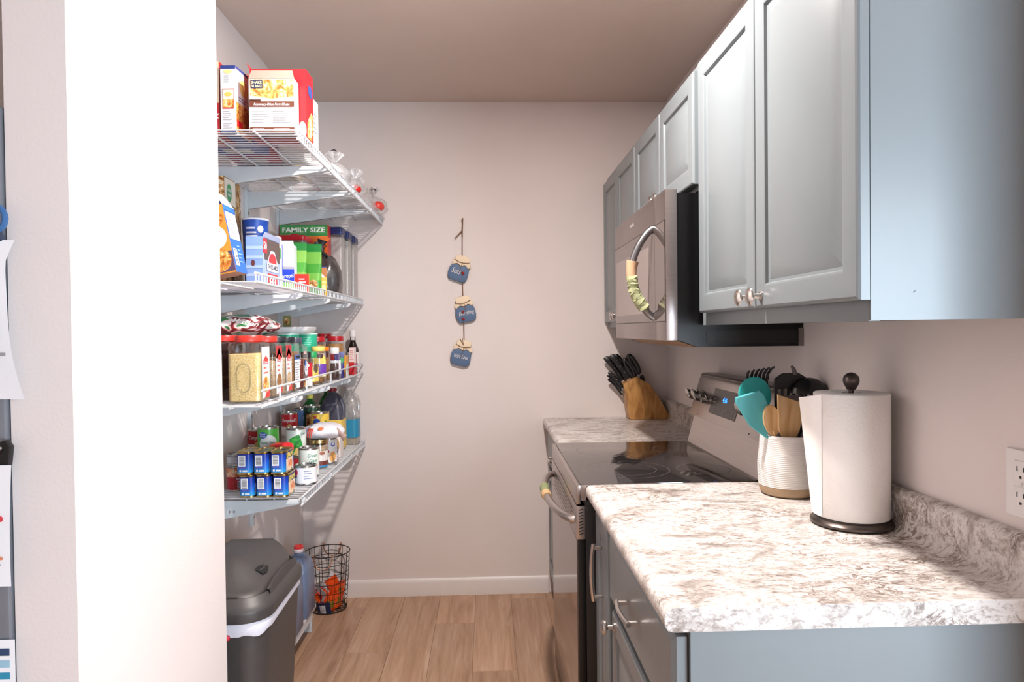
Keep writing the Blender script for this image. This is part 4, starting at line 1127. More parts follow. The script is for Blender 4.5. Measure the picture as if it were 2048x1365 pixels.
film_bag('knotted clear bag with grey contents on the near part of the top shelf', -.606, 2.795, .070, .075, .052, 3, [(-.02, 0, .012, .034, GREYB, 'roll'), (.02, .02, .010, .030, WHT, 'roll')], (.01, 0), tie=(.012, -.01, .135))
film_bag('clear bag holding a red pepper in the middle of the top shelf', -.596, 3.045, .072, .08, .048, 8, [(.040, -.030, .016, .026, RED, 'red_pepper'), (-.02, .02, .012, .030, CRM, 'roll')], (.03, .02))
film_bag('crumpled clear bag with pale rolls past the red pepper on the top shelf', -.600, 3.235, .075, .08, .046, 15, [(.020, -.02, .012, .030, PNK, 'roll'), (-.03, .01, .010, .030, WHT, 'roll')], (.01, 0))
film_bag('clear bag with red candy hanging over the far end of the top shelf', -.565, 3.480, .078, .085, .050, 21, [(.038, -.035, .014, .033, C('#e0443c', .35), 'red_candy'), (-.03, .01, .012, .036, WHT, 'roll')], (.01, -.01), tie=(.016, -.02, .118))
film_bag('flat clear bag with reddish snacks at the back of the top shelf', -.770, 3.06, .085, .12, .034, 33, [(-.02, -.03, .008, .04, C('#c85a50'), 'snack'), (.03, .04, .008, .035, PNK, 'snack')], None)
film_bag('flat clear bag with pale snacks in the far corner of the top shelf', -.780, 3.40, .085, .12, .034, 37, [(0, -.03, .008, .04, WHT, 'snack'), (.02, .05, .008, .036, C('#d88a80'), 'snack')], None)
t = thing('bread_bag', 'folded white bread wrapper resting at the front edge of the top shelf', 'bag', (-.598, 2.615, Z1), group='plastic bags on the top shelf')
obj('wrapper', blob(.062, .10, .026, 52, .10), C('#e9e4e4', .4), t, smooth=70)

# ================================================================== SECOND SHELF
Z2 = 1.5215
t, hx, hy, h = carton('granola_box', 'brown granola box with a round green badge against the pantry wall', 'box', -.935, -.848, 2.300, 2.452, Z2, 1.888, [FOOD3, FOOD3, C('#8a6a48'), C('#8a6a48'), C('#2c2a2c'), C('#8a6a48')], group='goods on the second shelf')
patch(t, 'pale_corner', RT(hx), -hy + .002, hy - .05, .28, h - .004, C('#efe6d6'), .0008); oval(t, 'green_badge', RT(hx), -.032, .318, .022, .030, C('#2f9a58'), .0014); text(t, 'NON', RT(hx), -.032, .322, .014, PAPER, .002, bold=.02); text(t, 'GMO', RT(hx), -.032, .306, .014, PAPER, .002, bold=.02); oval(t, 'blue_badge', RT(hx), .055, .130, .013, .016, C('#3c84c4'), .0014)
def leaning_box():
    a = R(-11)
    t, hx, hy, h = carton('pasta_meal_box', 'open blue and orange meal box leaning left at the front of the second shelf', 'box', -.852, -.712, 2.020, 2.112, Z2 + .004, 1.722, [C('#e79a3c'), C('#2a66c8'), C('#2a66c8'), C('#2a66c8'), C('#b0a498'), C('#b87848')], rot=(0, a, 0), group='goods on the second shelf', open_top=True, flap=[('right', -.45, .050, C('#e4e8f4')), ('front', -.9, .030, C('#2a4a8c'))])
    t.location.z += .140 / 2 * math.sin(-a); t.location.x -= .0
    F = FR(-hy); G = RT(hx)
    oval(t, 'bowl_picture', F, hx - .030, .158, .026, .020, FOOD1, .0008); oval(t, 'white_oval', F, hx - .038, .106, .032, .034, C('#f3f1ee'), .0010); oval(t, 'round_logo', F, hx - .056, .086, .011, .011, C('#2f5fae'), .0014); text(t, 'Great', F, hx - .036, .116, .013, C('#8a7a9c'), .0016, shear=.3)
    patch(t, 'dark_panel', F, -hx, hx - .0005, .004, .062, C('#5c4a66'), .0007); oval(t, 'pasta_bowl', F, hx - .040, .040, .034, .034, FOOD1, .0012)
    patch(t, 'nutrition_panel', G, -hy + .006, hy - .004, .098, .178, C('#eef0f6'), .0008); fine_print(t, G, -hy + .014, hy - .012, .104, .170, 7, C('#9a9cb4'), .0012); patch(t, 'blue_stripe', G, -hy, hy, .182, .196, C('#2f74cc'), .0008)
    barcode(t, G, -hy + .010, -hy + .038, .020, .070, True); fine_print(t, G, -hy + .046, hy - .008, .028, .086, 5, C('#86aee8'), .0010)
leaning_box()
t = thing('oats_tub', 'tall blue cardboard tub behind the leaning meal box', 'canister', (-.788, 2.420, Z2), group='goods on the second shelf')
TB = C('#1f4fae')
obj('body', MB().lathe([(.030, 0), (.036, .001), (.0425, .225), (.0435, .232), (.0435, .240), (.041, .2415), (.038, .2395), (0, .2395)], 36), TB, t)
obj('lid_rim', MB().lathe([(.0425, .236), (.0445, .237), (.0445, .2425), (.041, .2435), (.040, .241)], 36, cap=False), C('#dfe3ee'), t)
fr = CY(.0425, AZ); 
for (v, w) in ((.205, .030), (.190, .034), (.148, .030), (.132, .026)): patch(t, 'printed_line', fr, -.030, -.030 + w, v, v + .006, C('#d5dcf0'), .0006, 5)
patch(t, 'printed_panel', fr, -.032, .008, .166, .184, C('#e8ecf6'), .0008, 6); oval(t, 'printed_badge', fr, .018, .205, .010, .012, C('#eef0f8'), .0010); patch(t, 'orange_tag', fr, .012, .038, .130, .172, C('#e8a040'), .0010, 5)
def cocoa_box():
    t, hx, hy, h = carton('cocoa_box', 'pale blue cocoa box with a red number tab on the second shelf', 'box', -.746, -.694, 2.196, 2.372, Z2, 1.676, [C('#86a4dc'), C('#9db2e0'), C('#86a4dc'), C('#86a4dc'), C('#6a5a54'), C('#86a4dc')], group='goods on the second shelf', open_top=True, flap=[('back', .5, .024, C('#c0c4d4')), ('right', .35, .016, C('#a8b4d8'))])
    G = RT(hx); F = FR(-hy)
    for v in (.03, .055, .085, .115): patch(t, 'pale_band', F, -hx, hx, v, v + .010, C('#a9c0ea'), .0006)
    oval(t, 'cocoa_spot', F, -.004, .072, .006, .010, C('#6a3a3c'), .0010)
    patch(t, 'dark_panel', G, -hy + .016, hy - .002, .085, h - .002, C('#5a4a48'), .0006); patch(t, 'red_tab', G, -hy, -hy + .040, .105, h - .004, C('#c8283c'), .0010); text(t, '50', G, -hy + .020, .116, .034, PAPER, .0016, bold=.02, width=.030)
    poly(t, 'logo_house', G, [(-hy + .045, .05), (-hy + .045, .085), (-.01, .118), (.03, .118), (hy - .030, .085), (hy - .030, .05)], C('#d8dff0'), .0012)
    oval(t, 'logo_arch', G, .008, .085, .040, .026, C('#c4303c'), .0016); patch(t, 'logo_band', G, -hy + .035, hy - .022, .052, .078, C('#eceff6'), .0020, 1); text(t, 'SWISS MISS', G, .006, .058, .022, C('#4a4a66'), .0024, bold=.02, width=.105)
    patch(t, 'red_panel', G, -hy + .045, hy - .030, .004, .044, C('#c8343c'), .0014); fine_print(t, G, -.032, .042, .012, .036, 2, PAPER, .0020)
cocoa_box()
t, hx, hy, h = carton('drink_mix_box', 'small white and red carton behind the cocoa box', 'box', -.792, -.742, 2.520, 2.565, Z2, 1.722, [C('#f0eeee'), C('#f4f2f0'), CW, CW, CW, CW], group='goods on the second shelf')
for v in (.10, .13, .16): patch(t, 'red_print', FR(-hy), -.012, .012, v, v + .014, C('#c83830'), .0008)
patch(t, 'green_print', RT(hx), -.008, .012, .12, .16, C('#3c9a50'), .0008)
t, hx, hy, h = carton('kraft_box', 'plain brown cardboard box behind the white and red carton', 'box', -.812, -.748, 2.690, 2.75, Z2, 1.716, KR, group='goods on the second shelf')
patch(t, 'tape', TP(h), -.008, .008, -hy, hy, C('#d8c4a0'), .0005)
bottle('syrup_bottle', 'dark capped bottle behind the blue tub on the second shelf', -.842, 2.660, Z2, [(0, 0), (.026, 0), (.028, .004), (.028, .15), (.014, .19), (.013, .20), (0, .20)], C('#8c8078', .3), cap=[(.015, .198), (.016, .2), (.016, .225), (.012, .23), (0, .23)], capm=C('#2a2a34'), group='goods on the second shelf')
def propel():
    t, hx, hy, h = carton('drink_mix_box', 'white and blue open drink powder box with green bottom on the second shelf', 'box', -.762, -.712, 2.595, 2.668, Z2, 1.700, [C('#2442c4'), C('#e6e8f2'), C('#2442c4'), C('#2442c4'), CW, C('#7ac84a')], rz=R(7), group='goods on the second shelf', open_top=True, flap=[('front', -.1, .014, C('#ececf2')), ('left', .5, .02, CW)])
    F = FR(-hy)
    patch(t, 'white_field', F, -hx + .010, hx, .098, h, C('#f2f2f6'), .0006); patch(t, 'grey_stripe', F, -hx + .010, hx, .088, .098, C('#a8a8b4'), .0006); patch(t, 'green_field', F, -hx, hx, .001, .040, C('#8ccc58'), .0006)
    text(t, 'propel', F, .003, .056, .022, PAPER, .0012, bold=.01, width=.040, tilt=.12); text(t, 'propel', F, .002, .140, .013, C('#8a8aa4'), .0012, width=.026, tilt=.08)
propel()
for i, (x, y, w, lab) in enumerate(((-.722, 2.690, .074, 'bright green foil pouch at the front beside the drink powder box'), (-.672, 2.745, .062, 'bright green foil pouch standing second, behind the front one'), (-.762, 2.800, .060, 'darker green foil pouch tucked behind the drink powder box'))):
    t = thing('foil_pouch', lab, 'pouch', (x, y, Z2), R(8 - 6 * i), 'green foil pouches')
    g1, g2, g3 = (('#4a9a38', '#1f7834', '#7ab04c'), ('#449436', '#1f7834', '#6ca846'), ('#2f7f3c', '#1c6a34', '#468c48'))[i]
    obj('pouch', pouch(w, .034, .198, .012, 20, lambda s_: 1 if s_ > .86 else 2 if s_ > .62 else 0 if s_ > .40 else 2 if s_ > .26 else 0), [C(g1, .3), C(g2, .3), C(g3, .3)], t, smooth=50)
    oval(t, 'picture_bowl', lambda u, v, d: (u, -.0175 - d + abs(u) * .10, v), 0, .042, w * .30, .016, FOOD3, .002)
def red_bar_box():
    t, hx, hy, h = carton('snack_bar_box', 'flat red snack box with a yellow end at the front edge, second shelf', 'box', -.738, -.662, 2.610, 2.648, Z2 + .0, 1.592, [C('#d4281f'), C('#e2b040'), C('#d4281f'), C('#d4281f'), C('#c8c4c0'), C('#c8c4c0')], rz=R(10), group='goods on the second shelf')
    F = FR(-hy); oval(t, 'round_mark', F, -hx + .018, .040, .007, .008, PAPER); oval(t, 'round_mark_core', F, -hx + .018, .040, .004, .005, C('#d4281f'), .0014)
    fine_print(t, F, .002, hx - .006, .036, .058, 2, PAPER); patch(t, 'grey_panel', F, -.012, hx - .010, .004, .024, C('#a8a6a4'), .0008)
red_bar_box()
t = thing('foil_pouch', 'small orange and yellow snack packet at the end of the red snack box', 'pouch', (-.650, 2.780, Z2), R(20), 'goods on the second shelf')
obj('pouch', pouch(.040, .022, .072), C('#e0a030', .3), t, smooth=50); patch(t, 'pale_panel', lambda u, v, d: (u, -.014 - d, v), -.014, .014, .014, .034, C('#f0d878'), .001)
def cereal():
    t, hx, hy, h = carton('cereal_box', 'big green and orange family size cereal box at the back of the second shelf', 'box', -.934, -.720, 3.205, 3.270, Z2, 1.866, [C('#e8662a'), C('#d8342c'), C('#e8662a'), C('#e8662a'), C('#2c6a34'), C('#e8662a')], group='goods on the second shelf')
    F = FR(-hy)
    patch(t, 'green_band', F, -hx, hx, h - .052, h, C('#3f8f4c'), .0008); text(t, 'FAMILY SIZE', F, 0, h - .034, .030, C('#f2f2ea'), .0014, bold=.035, width=.192); text(t, 'NET WT', F, -.050, h - .048, .008, C('#d8e4d0'), .0014, width=.034)
    oval(t, 'swoosh', F, hx - .05, h - .066, .06, .018, C('#f07a34'), .0005); text(t, 'FRUITY', F, .038, h - .128, .046, C('#6a3a1c'), .0014, bold=.03, width=.130)
cereal()
t = thing('food_container', 'clear container with a red snap lid in front of the cereal box', 'container', (-.822, 3.040, Z2), group='goods on the second shelf')
obj('tub', MB().loft([rr(.050, .062, .012, 0), rr(.052, .064, .012, .01), rr(.058, .070, .014, .246)]), CLEARG, t, smooth=50)
obj('contents', MB().loft([rr(.046, .058, .012, .004), rr(.053, .066, .012, .19)]), SPICE_T, t)
obj('lid', MB().loft([rr(.060, .072, .014, .244), rr(.0615, .0735, .015, .247), rr(.0615, .0735, .015, .262), rr(.058, .070, .014, .266)]), C('#c4202c', .35), t); obj('lid_grip', MB().box(-.016, .016, -.020, .020, .266, .278), C('#c4202c', .35), t, bevel=.003)
t = thing('grocery_bag', 'tied smoky grey plastic bag near the far end of the second shelf', 'bag', (-.700, 3.120, Z2), group='goods on the second shelf')
obj('bag_body', blob(.060, .072, .112, 71, .10, 26, 18), BAGD, t, smooth=70); obj('contents', blob(.046, .056, .080, 75, .08), C('#6a7890', .5), t, smooth=70)
b = MB().tube([(-.010, -.01, .185), (-.022, -.012, .205), (-.030, -.012, .232), (-.020, -.014, .262)], [.012, .007, .012, .022], 8, flat=.4); b.tube([(-.022, -.014, .205), (-.005, -.02, .196), (.012, -.022, .176)], [.006, .007, .004], 7, flat=.5); b.tube([(-.030, -.012, .230), (-.048, -.016, .255)], [.008, .016], 7, flat=.4)
obj('knot', b, mat('smoky_bag_solid', (44, 42, 44), .4), t, smooth=70)
t, hx, hy, h = carton('snack_bar_box', 'navy and orange box leaning in front of the grey bag', 'box', -.722, -.672, 2.945, 2.985, Z2, 1.650, [C('#34408c'), C('#4a4a88'), C('#34408c'), C('#34408c'), C('#34408c'), C('#34408c')], rz=R(12), group='goods on the second shelf')
poly(t, 'orange_panel', FR(-hy), [(.0, .095), (hx, .085), (hx, h - .004), (.004, h - .004)], C('#b8743c'), .0008); poly(t, 'white_stripe', FR(-hy), [(-.010, .100), (hx, .068), (hx, .078), (-.008, .112)], PAPER, .0012); poly(t, 'red_flash', FR(-hy), [(.004, .01), (.018, .03), (.012, .05), (.016, .07), (.0, .04)], C('#d44c3c'), .0012)
for i, (x, y, hgt, lab) in enumerate(((-.700, 3.326, .345, 'nearest of the three tall clear canisters with navy lids'), (-.690, 3.431, .340, 'middle of the three tall clear canisters with navy lids'), (-.682, 3.536, .332, 'farthest of the three tall clear canisters with navy lids'))):
    t = thing('storage_canister', lab, 'canister', (x, y, Z2), group='tall navy lidded canisters')
    obj('tube', MB().loft([rr(.026, .044, .008, 0), rr(.028, .046, .008, .01), rr(.0295, .0475, .009, hgt - .03)]), CLEARG, t, smooth=50)
    obj('contents', MB().loft([rr(.024, .042, .008, .004), rr(.027, .045, .008, hgt * .86)]), C('#e2dad4', .7), t, smooth=50)
    obj('lid', MB().loft([rr(.031, .049, .009, hgt - .034), rr(.0315, .0495, .009, hgt - .030), rr(.0315, .0495, .009, hgt - .006), rr(.027, .045, .008, hgt)]), C('#1f2f6c', .35), t)
# ================================================================== THIRD SHELF (spices)
Z3 = 1.1685
G3 = 'spice jars on the third shelf'
REDL = C('#d8342a', .35); BLK = C('#26262a', .35)
t = jar('spice_jar', 'big square jar of minced onion with a red lid, front of the third shelf', -.716, 2.124, Z3, .047, .056, .199, ONION, REDL, .85, lid_r=.041, lid_h=.018)
b = MB(); pts = [(.020 * math.cos(a), 0, .075 + (.042 * (1 if math.sin(a) > 0 else -1) * (abs(math.sin(a)) ** .5))) for a in [2 * PI * i / 28 for i in range(28)]]
obj('embossed_grip', MB().tube([(p[0], -.0565, p[2]) for p in pts], .0022, 6, closed=True), CLEAR, t)
G = RT(.047)
def tones(t, G, w, h0=.012, h1=.165, pic=None, red_top=True):
    patch(t, 'paper_label', G, -w, w, h0, h1, C('#f2eeee'), .0010)
    if red_top: poly(t, 'red_corner', G, [(-w, h1), (-w, h1 - .04), (0, h1 - .004), (w, h1 - .04), (w, h1)], C('#b8262c'), .0014)
    poly(t, 'house_logo', G, [(-w * .6, h1 - .052), (-w * .6, h1 - .038), (0, h1 - .026), (w * .6, h1 - .038), (w * .6, h1 - .052)], C('#d03430'), .0018)
    text(t, "Tone's", G, 0, h1 - .050, .010, PAPER, .0022, bold=.02, width=w * 1.0)
    fine_print(t, G, -w * .6, w * .6, h0 + .068, h0 + .098, 2, C('#d8745c'), .0018)
    oval(t, 'food_picture', G, 0, h0 + .040, w * .8, .024, pic or FOOD1, .0018)
    poly(t, 'red_foot', G, [(-w * .4, h0), (w, h0), (w, h0 + .022), (0, h0 + .014)], C('#d03430'), .0018)
tones(t, G, .036, red_top=False)
t = jar('spice_jar', 'tall jar with red lid and pointed white label, second along the third shelf', -.712, 2.262, Z3, .042, .044, .196, SPICE_T, REDL, .7, lid_r=.037); tones(t, RT(.042), .032, pic=SPICE_B)
t = jar('spice_jar', 'black lidded jar with pointed white label, third along the third shelf', -.710, 2.366, Z3, .042, .044, .194, SPICE_T, BLK, .75, lid_r=.036); tones(t, RT(.042), .032, pic=SPICE_T)
t = jar('spice_jar', 'black lidded jar with a tall white nutrition label and blue top strip', -.710, 2.472, Z3, .041, .044, .192, SPICE_B, BLK, .85, lid_r=.035)
G = RT(.041); patch(t, 'paper_label', G, -.034, .034, .012, .128, C('#eef0f4'), .0010); patch(t, 'blue_strip', G, -.034, .034, .112, .128, C('#2a5cae'), .0014); patch(t, 'black_strip', G, -.010, .034, .116, .125, INK, .0018); fine_print(t, G, -.028, .030, .03, .106, 9, C('#8a8c98'), .0014); patch(t, 'dark_print_block', G, -.030, -.014, .014, .026, INK, .0014)
t = jar('spice_jar', 'dark chili flake jar with a white oval label on the third shelf', -.708, 2.582, Z3, .041, .044, .188, SPICE_R, C('#4a4a58', .3), .9, lid_r=.028, lid_h=.020, shoulder=.050)
G = RT(.041); oval(t, 'white_oval', G, .004, .075, .024, .028, C('#e6e8f0'), .0010); oval(t, 'blue_badge', G, -.006, .094, .012, .012, C('#3a6cb4'), .0014); patch(t, 'small_tag', G, -.030, .010, .128, .138, C('#e0c0bc'), .0010); fine_print(t, G, -.010, .016, .066, .080, 2, INK, .0014); oval(t, 'food_picture', G, .0, .018, .026, .014, FOOD2, .0010)
t = jar('spice_bottle', 'small spice bottle with black cap and red strip label', -.690, 2.672, Z3, .024, .024, .134, SPICE_B, BLK, .8, lid_r=.020, lid_h=.022, rad=.022)
fr = CY(.024, .6); patch(t, 'paper_label', fr, -.022, .022, .004, .040, C('#f0ece8'), .0008, 6); patch(t, 'red_label', fr, -.022, .022, .040, .092, C('#c42a34'), .0008, 6); oval(t, 'mark', fr, 0, .082, .005, .005, PAPER, .0012)
t = jar('spice_bottle', 'small bottle with green cap and yellow label on the third shelf', -.684, 2.745, Z3, .024, .024, .132, SPICE_B, C('#2f9a58', .35), .8, lid_r=.020, lid_h=.022, rad=.022)
fr = CY(.024, .6); patch(t, 'yellow_label', fr, -.022, .022, .016, .072, C('#e8cc6c'), .0008, 6); oval(t, 'dark_oval', fr, .006, .066, .010, .016, C('#5a4a34'), .0012)
t = jar('seasoning_jar', 'yellow lidded seasoning jar with purple and yellow label', -.682, 2.835, Z3, .028, .034, .150, SPICE_B, C('#ecd472', .35), .7, lid_r=.027, lid_h=.018, rad=.024)
fr = CY(.030, .45); oval(t, 'yellow_arch', fr, 0, .085, .026, .036, C('#f0d46c'), .0036); patch(t, 'yellow_label', fr, -.026, .026, .030, .085, C('#efe3b8'), .0036, 6); patch(t, 'purple_label', fr, -.018, .026, .040, .080, C('#6c3ca4'), .0044, 6); oval(t, 'brown_spot', fr, .0, .112, .012, .010, C('#4a2c24'), .0044)
t = jar('seasoning_jar', 'round brown seasoning jar with an orange lid on the third shelf', -.690, 2.935, Z3, .032, .034, .146, SPICE_B, C('#ee7a20', .35), .85, lid_r=.029, lid_h=.016, rad=.028)
t2 = jar('extract_bottle', 'white capped bottle with a white label past the orange lidded jar', -.668, 3.070, Z3, .024, .030, .140, C('#5a4440', .3), C('#eceaea', .35), .85, lid_r=.020, lid_h=.026, rad=.020, shoulder=.03)
fr = CY(.025, .5); patch(t2, 'paper_label', fr, -.026, .024, .026, .084, C('#eeeef2'), .003, 6)
t = thing('tea_bag_pouch', 'small purple and green snack pouch leaning at the far part of the third shelf', 'pouch', (-.668, 3.170, Z3), R(15), G3)
obj('pouch', pouch(.044, .022, .118), C('#3a2c7c', .3), t, smooth=50); F = lambda u, v, d: (u, -.012 - d, v)
oval(t, 'green_spot', F, .010, .08, .008, .014, C('#2f9a4c'), .002); text(t, 'Taki', F, -.004, .070, .020, PAPER, .002, shear=.3, bold=.02) if 0 else None
t, hx, hy, h = carton('tea_box', 'small orange and white box below the purple pouch on the third shelf', 'box', -.672, -.646, 3.215, 3.265, Z3, 1.268, [C('#eaa63c'), C('#efe8dc'), CW, CW, C('#e8d8a0'), CW], group=G3)
patch(t, 'orange_panel', RT(hx), -hy, hy, .06, h, C('#e8a040'), .0008)
for i, (x, y, lab) in enumerate(((-.752, 3.100, 'peanut butter jar with red lid, nearer of the two'), (-.712, 3.300, 'peanut butter jar with red lid, farther of the two'))):
    t = jar('peanut_butter_jar', lab, x, y, Z3, .040, .040, .188, BUTTER, C('#b01c26', .3), .98, cat='jar', lid_r=.037, lid_h=.022, rad=.038); fr = CY(.040, AZ)
    patch(t, 'red_label', fr, -.05, .05, .03, .115, C('#c02c34'), .0008, 10); patch(t, 'paper_label', fr, .012, .046, .06, .115, C('#ecd4d0'), .0014, 6); fine_print(t, fr, .016, .042, .064, .110, 5, C('#c46464'), .0018)
t = jar('condiment_jar', 'red lidded jar behind the turquoise salt canisters', -.772, 3.345, Z3, .034, .034, .200, C('#c8b0a4', .5), C('#a81c24', .3), .95, lid_r=.032, lid_h=.020, rad=.030)
t, hx, hy, h = carton('pudding_box', 'slim white and red box at the far end of the third shelf', 'box', -.668, -.644, 3.395, 3.445, Z3, 1.300, [C('#f0d8d4'), C('#f0e4e0'), CW, CW, C('#d03a34'), CW], group=G3)
patch(t, 'red_panel', RT(hx), -hy, hy, .0, .055, C('#c8222c'), .0008); patch(t, 'red_panel', FR(-hy), -hx, hx, .0, .060, C('#c8222c'), .0008); fine_print(t, FR(-hy), -hx + .003, hx - .003, .07, .12, 6, C('#d07a74'))
SALT = C('#2fae8a', .4)
for i, (x, y, lab) in enumerate(((-.744, 2.905, 'turquoise round salt canister in front'), (-.790, 2.800, 'turquoise salt canister half hidden behind the black lidded jars'))):
    t = thing('salt_canister', lab, 'canister', (x, y, Z3), group='salt canisters'); r = .0415
    obj('tube', MB().lathe([(0, 0), (r, 0), (r, .002), (r, .200), (r - .002, .2025), (r - .004, .2), (0, .2)], 36), [SALT], t)
    obj('rim', MB().lathe([(r - .001, .198), (r + .0008, .199), (r + .0008, .2035), (r - .003, .2035)], 36, cap=False), C('#d8ece4', .4), t)
    fr = CY(r, AZ); fine_print(t, fr, -.016, .020, .155, .190, 5, C('#8fd8c0'), .0008); patch(t, 'cream_label', fr, -.030, .055, .02, .110, C('#e0c8a8'), .0008, 8)
def soy():
    t = bottle('soy_sauce_bottle', 'dark sauce bottle with white cap at the far end of the third shelf', -.676, 3.535, Z3, [(0, 0), (.028, 0), (.030, .004), (.030, .095), (.028, .12), (.016, .152), (.0135, .165), (.0135, .185), (0, .185)], C('#1c1210', .12), cap=[(.015, .183), (.0155, .185), (.0155, .212), (.013, .215), (0, .215)], capm=C('#e8e4e2', .4))
    fr = CY(.030, AZ); patch(t, 'paper_label', fr, -.04, .04, .012, .105, C('#e8e0dc'), .0008, 10)
    for (u, c) in ((-.020, '#b84a50'), (.012, '#a83440')): patch(t, 'red_writing', fr, u - .004, u + .004, .05, .095, C(c), .0014, 2)
    patch(t, 'blue_mark', fr, .008, .020, .040, .052, C('#3a3f94'), .0014, 3); patch(t, 'red_mark', fr, .004, .020, .014, .028, C('#b8303c'), .0014, 3)
    patch(t, 'neck_label', CY(.0135, AZ), -.010, .010, .166, .182, C('#cfc4c0'), .0008, 4)
soy()
# left end of the third shelf
t = jar('spice_jar', 'jar with white nutrition label at the left end of the third shelf, by the partition', -.826, 2.084, Z3, .036, .034, .168, SPICE_B, BLK, .25, lid_r=.026, lid_h=.014)
F = FR(-.034); patch(t, 'paper_label', F, -.030, .034, .012, .148, C('#f0eef2'), .0010); fine_print(t, F, -.026, .030, .06, .105, 5, C('#55565e'), .0014); barcode(t, F, .008, .030, .016, .040, False, .0014); text(t, 'K', F, .016, .128, .016, INK, .0014); oval(t, 'red_mark', F, .014, .114, .008, .006, C('#d8787c'), .0014)
t = jar('spice_jar', 'large red lidded jar of dark chili powder behind the left end label jar', -.822, 2.205, Z3, .044, .046, .200, SPICE_R, REDL, .9, lid_r=.042, body=clear('amber_clear', (160, 90, 70), .1, .02))
# tortilla chip bag lying over the jars
t = thing('tortilla_bag', 'crumpled red, white and green tortilla bag lying over the red lidded jars', 'bag', (-.822, 2.37, Z3 + .2005), R(8), G3)
def tort():
    b = blob(.116, .125, .040, 90, .10, 30, 16)
    obj('film', b, speckle('tortilla_bag_print', [(.38, '#2f8a48'), (.41, '#2f8a48'), (.43, '#e8e4e2'), (.47, '#efeae8'), (.49, '#8a2c32'), (.54, '#6a3230'), (.56, '#b8323a'), (.58, '#e6e0de'), (.63, '#e6e0de'), (.66, '#3a9450')], 8, 2, .8, .35, (1, 1, 2.6)), t, smooth=70)
    F = lambda u, v, d: (u, -.122 + .3 * abs(u) - .0 - d - .35 * (v - .02), v)
    text(t, 'Mission', lambda u, v, d: (u, -.118 + 6 * u * u - d + (v - .03) * 1.2, v), .03, .034, .022, C('#f4f0ee'), .012, shear=.3, bold=.02, width=.08, tilt=-.2)
    tl = MB().tube([(-.085, -.05, .030), (-.115, -.06, .038), (-.128, -.075, .062)], [.020, .016, .026], 8, flat=.2)
    obj('twisted_end', tl, C('#ece6e4', .35), t, smooth=70)
tort()
t = thing('foam_tray', 'white foam tray balanced on top of the spice jars and salt canisters', 'tray', (-.774, 2.855, Z3 + .2038), R(2), G3)
obj('tray', MB().loft([rr(.056, .085, .02, .0), rr(.064, .095, .022, .012), rr(.068, .100, .024, .024), rr(.066, .098, .024, .0255), rr(.060, .090, .020, .0255)]), C('#efeef0', .5), t, smooth=50)
t, hx, hy, h = carton('seasoning_packet', 'small olive picture packet standing on the foam tray', 'packet', -.838, -.806, 2.895, 2.903, Z3 + .2295, Z3 + .277, [C('#7a7a4a'), C('#6a6a44'), C('#6a6a44'), C('#6a6a44'), C('#6a6a44'), C('#6a6a44')], group=G3)
oval(t, 'food_picture', FR(-hy), 0, .024, .010, .014, FOOD3)

# ================================================================== LOWEST SHELF (cans)
Z4 = .8185
def spam(label, x, y, z):
    t = thing('luncheon_meat_can', label, 'can', (x, y, z), group='blue luncheon meat cans'); hx, hy, h = .0262, .052, .078
    rim = MB(); obj('tin', MB().loft([rr(hx - .003, hy - .003, .015, 0), rr(hx + .0006, hy + .0006, .0175, .0015), rr(hx + .0006, hy + .0006, .0175, .004), rr(hx - .0012, hy - .0012, .016, .007), rr(hx - .0012, hy - .0012, .016, h - .007), rr(hx + .0008, hy + .0008, .0178, h - .004), rr(hx + .0008, hy + .0008, .0178, h - .001), rr(hx - .002, hy - .002, .016, h), rr(hx - .003, hy - .003, .015, h - .003), rr(hx * .6, hy * .75, .010, h - .0035)]), GOLD, t, smooth=40)
    obj('blue_label', MB().loft([rr(hx - .0004, hy - .0004, .0165, .0075), rr(hx - .0004, hy - .0004, .0165, h - .0075)], cap=False), speckle('spam_blue', [(.0, '#1a8ad4'), (.35, '#1a6cc4'), (1, '#1238a4')], 1, 0, 0, .35) if 0 else BLUEG, t, smooth=50)
    F = FR(-hy); G = RT(hx)
    barcode(t, F, -.017, .006, .030, .066, True, .0004); patch(t, 'violet_line', F, -.015, .010, .023, .028, C('#5a5ab4'), .0004); patch(t, 'white_pill', F, -.004, .012, .011, .017, C('#e4eaf4'), .0005); patch(t, 'white_square', F, -.014, -.008, .011, .018, C('#e4eaf4'), .0005)
    patch(t, 'side_panel', G, -hy + .014, hy - .014, .009, h - .009, C('#e9dcc4'), .0004); patch(t, 'name_band', G, -hy + .014, hy - .014, h - .030, h - .009, C('#1c2c64'), .0007); text(t, 'SPAM', G, 0, h - .028, .026, C('#f4d868'), .0011, bold=.035, width=.068)
    oval(t, 'food_picture', G, .0, .026, .032, .020, FOOD4, .0010)
    oval(t, 'pull_ring', TP(h - .0035), 0, .022, .008, .012, CHROME, .0012, 16)
def blue_label():
    m, nt, b = nodes('blue_label_print')
    tc = N(nt, 'ShaderNodeTexCoord'); sx = N(nt, 'ShaderNodeSeparateXYZ'); nt.links.new(tc.outputs['Generated'], sx.inputs[0])
    nt.links.new(ramp(nt, sx.outputs['Z'], [(0, '#2a9ad8'), (.3, '#1f6ccc'), (.75, '#1a3fb0'), (1, '#14308c')]), b.inputs['Base Color']); b.inputs['Roughness'].default_value = .35
    return m
BLUEG = blue_label()
spots = [(-.8175, 'left'), (-.7620, 'middle'), (-.7060, 'right')]
for x, w in spots:
    spam('blue luncheon meat can, %s one of the bottom row' % w, x, 2.420, Z4)
for (x, w) in spots:
    spam('blue luncheon meat can, %s one of the top row' % w, x - .006, 2.418, Z4 + .0782)
GC = 'canned food on the lowest shelf'
CAMP = C('#c01c28', .35)
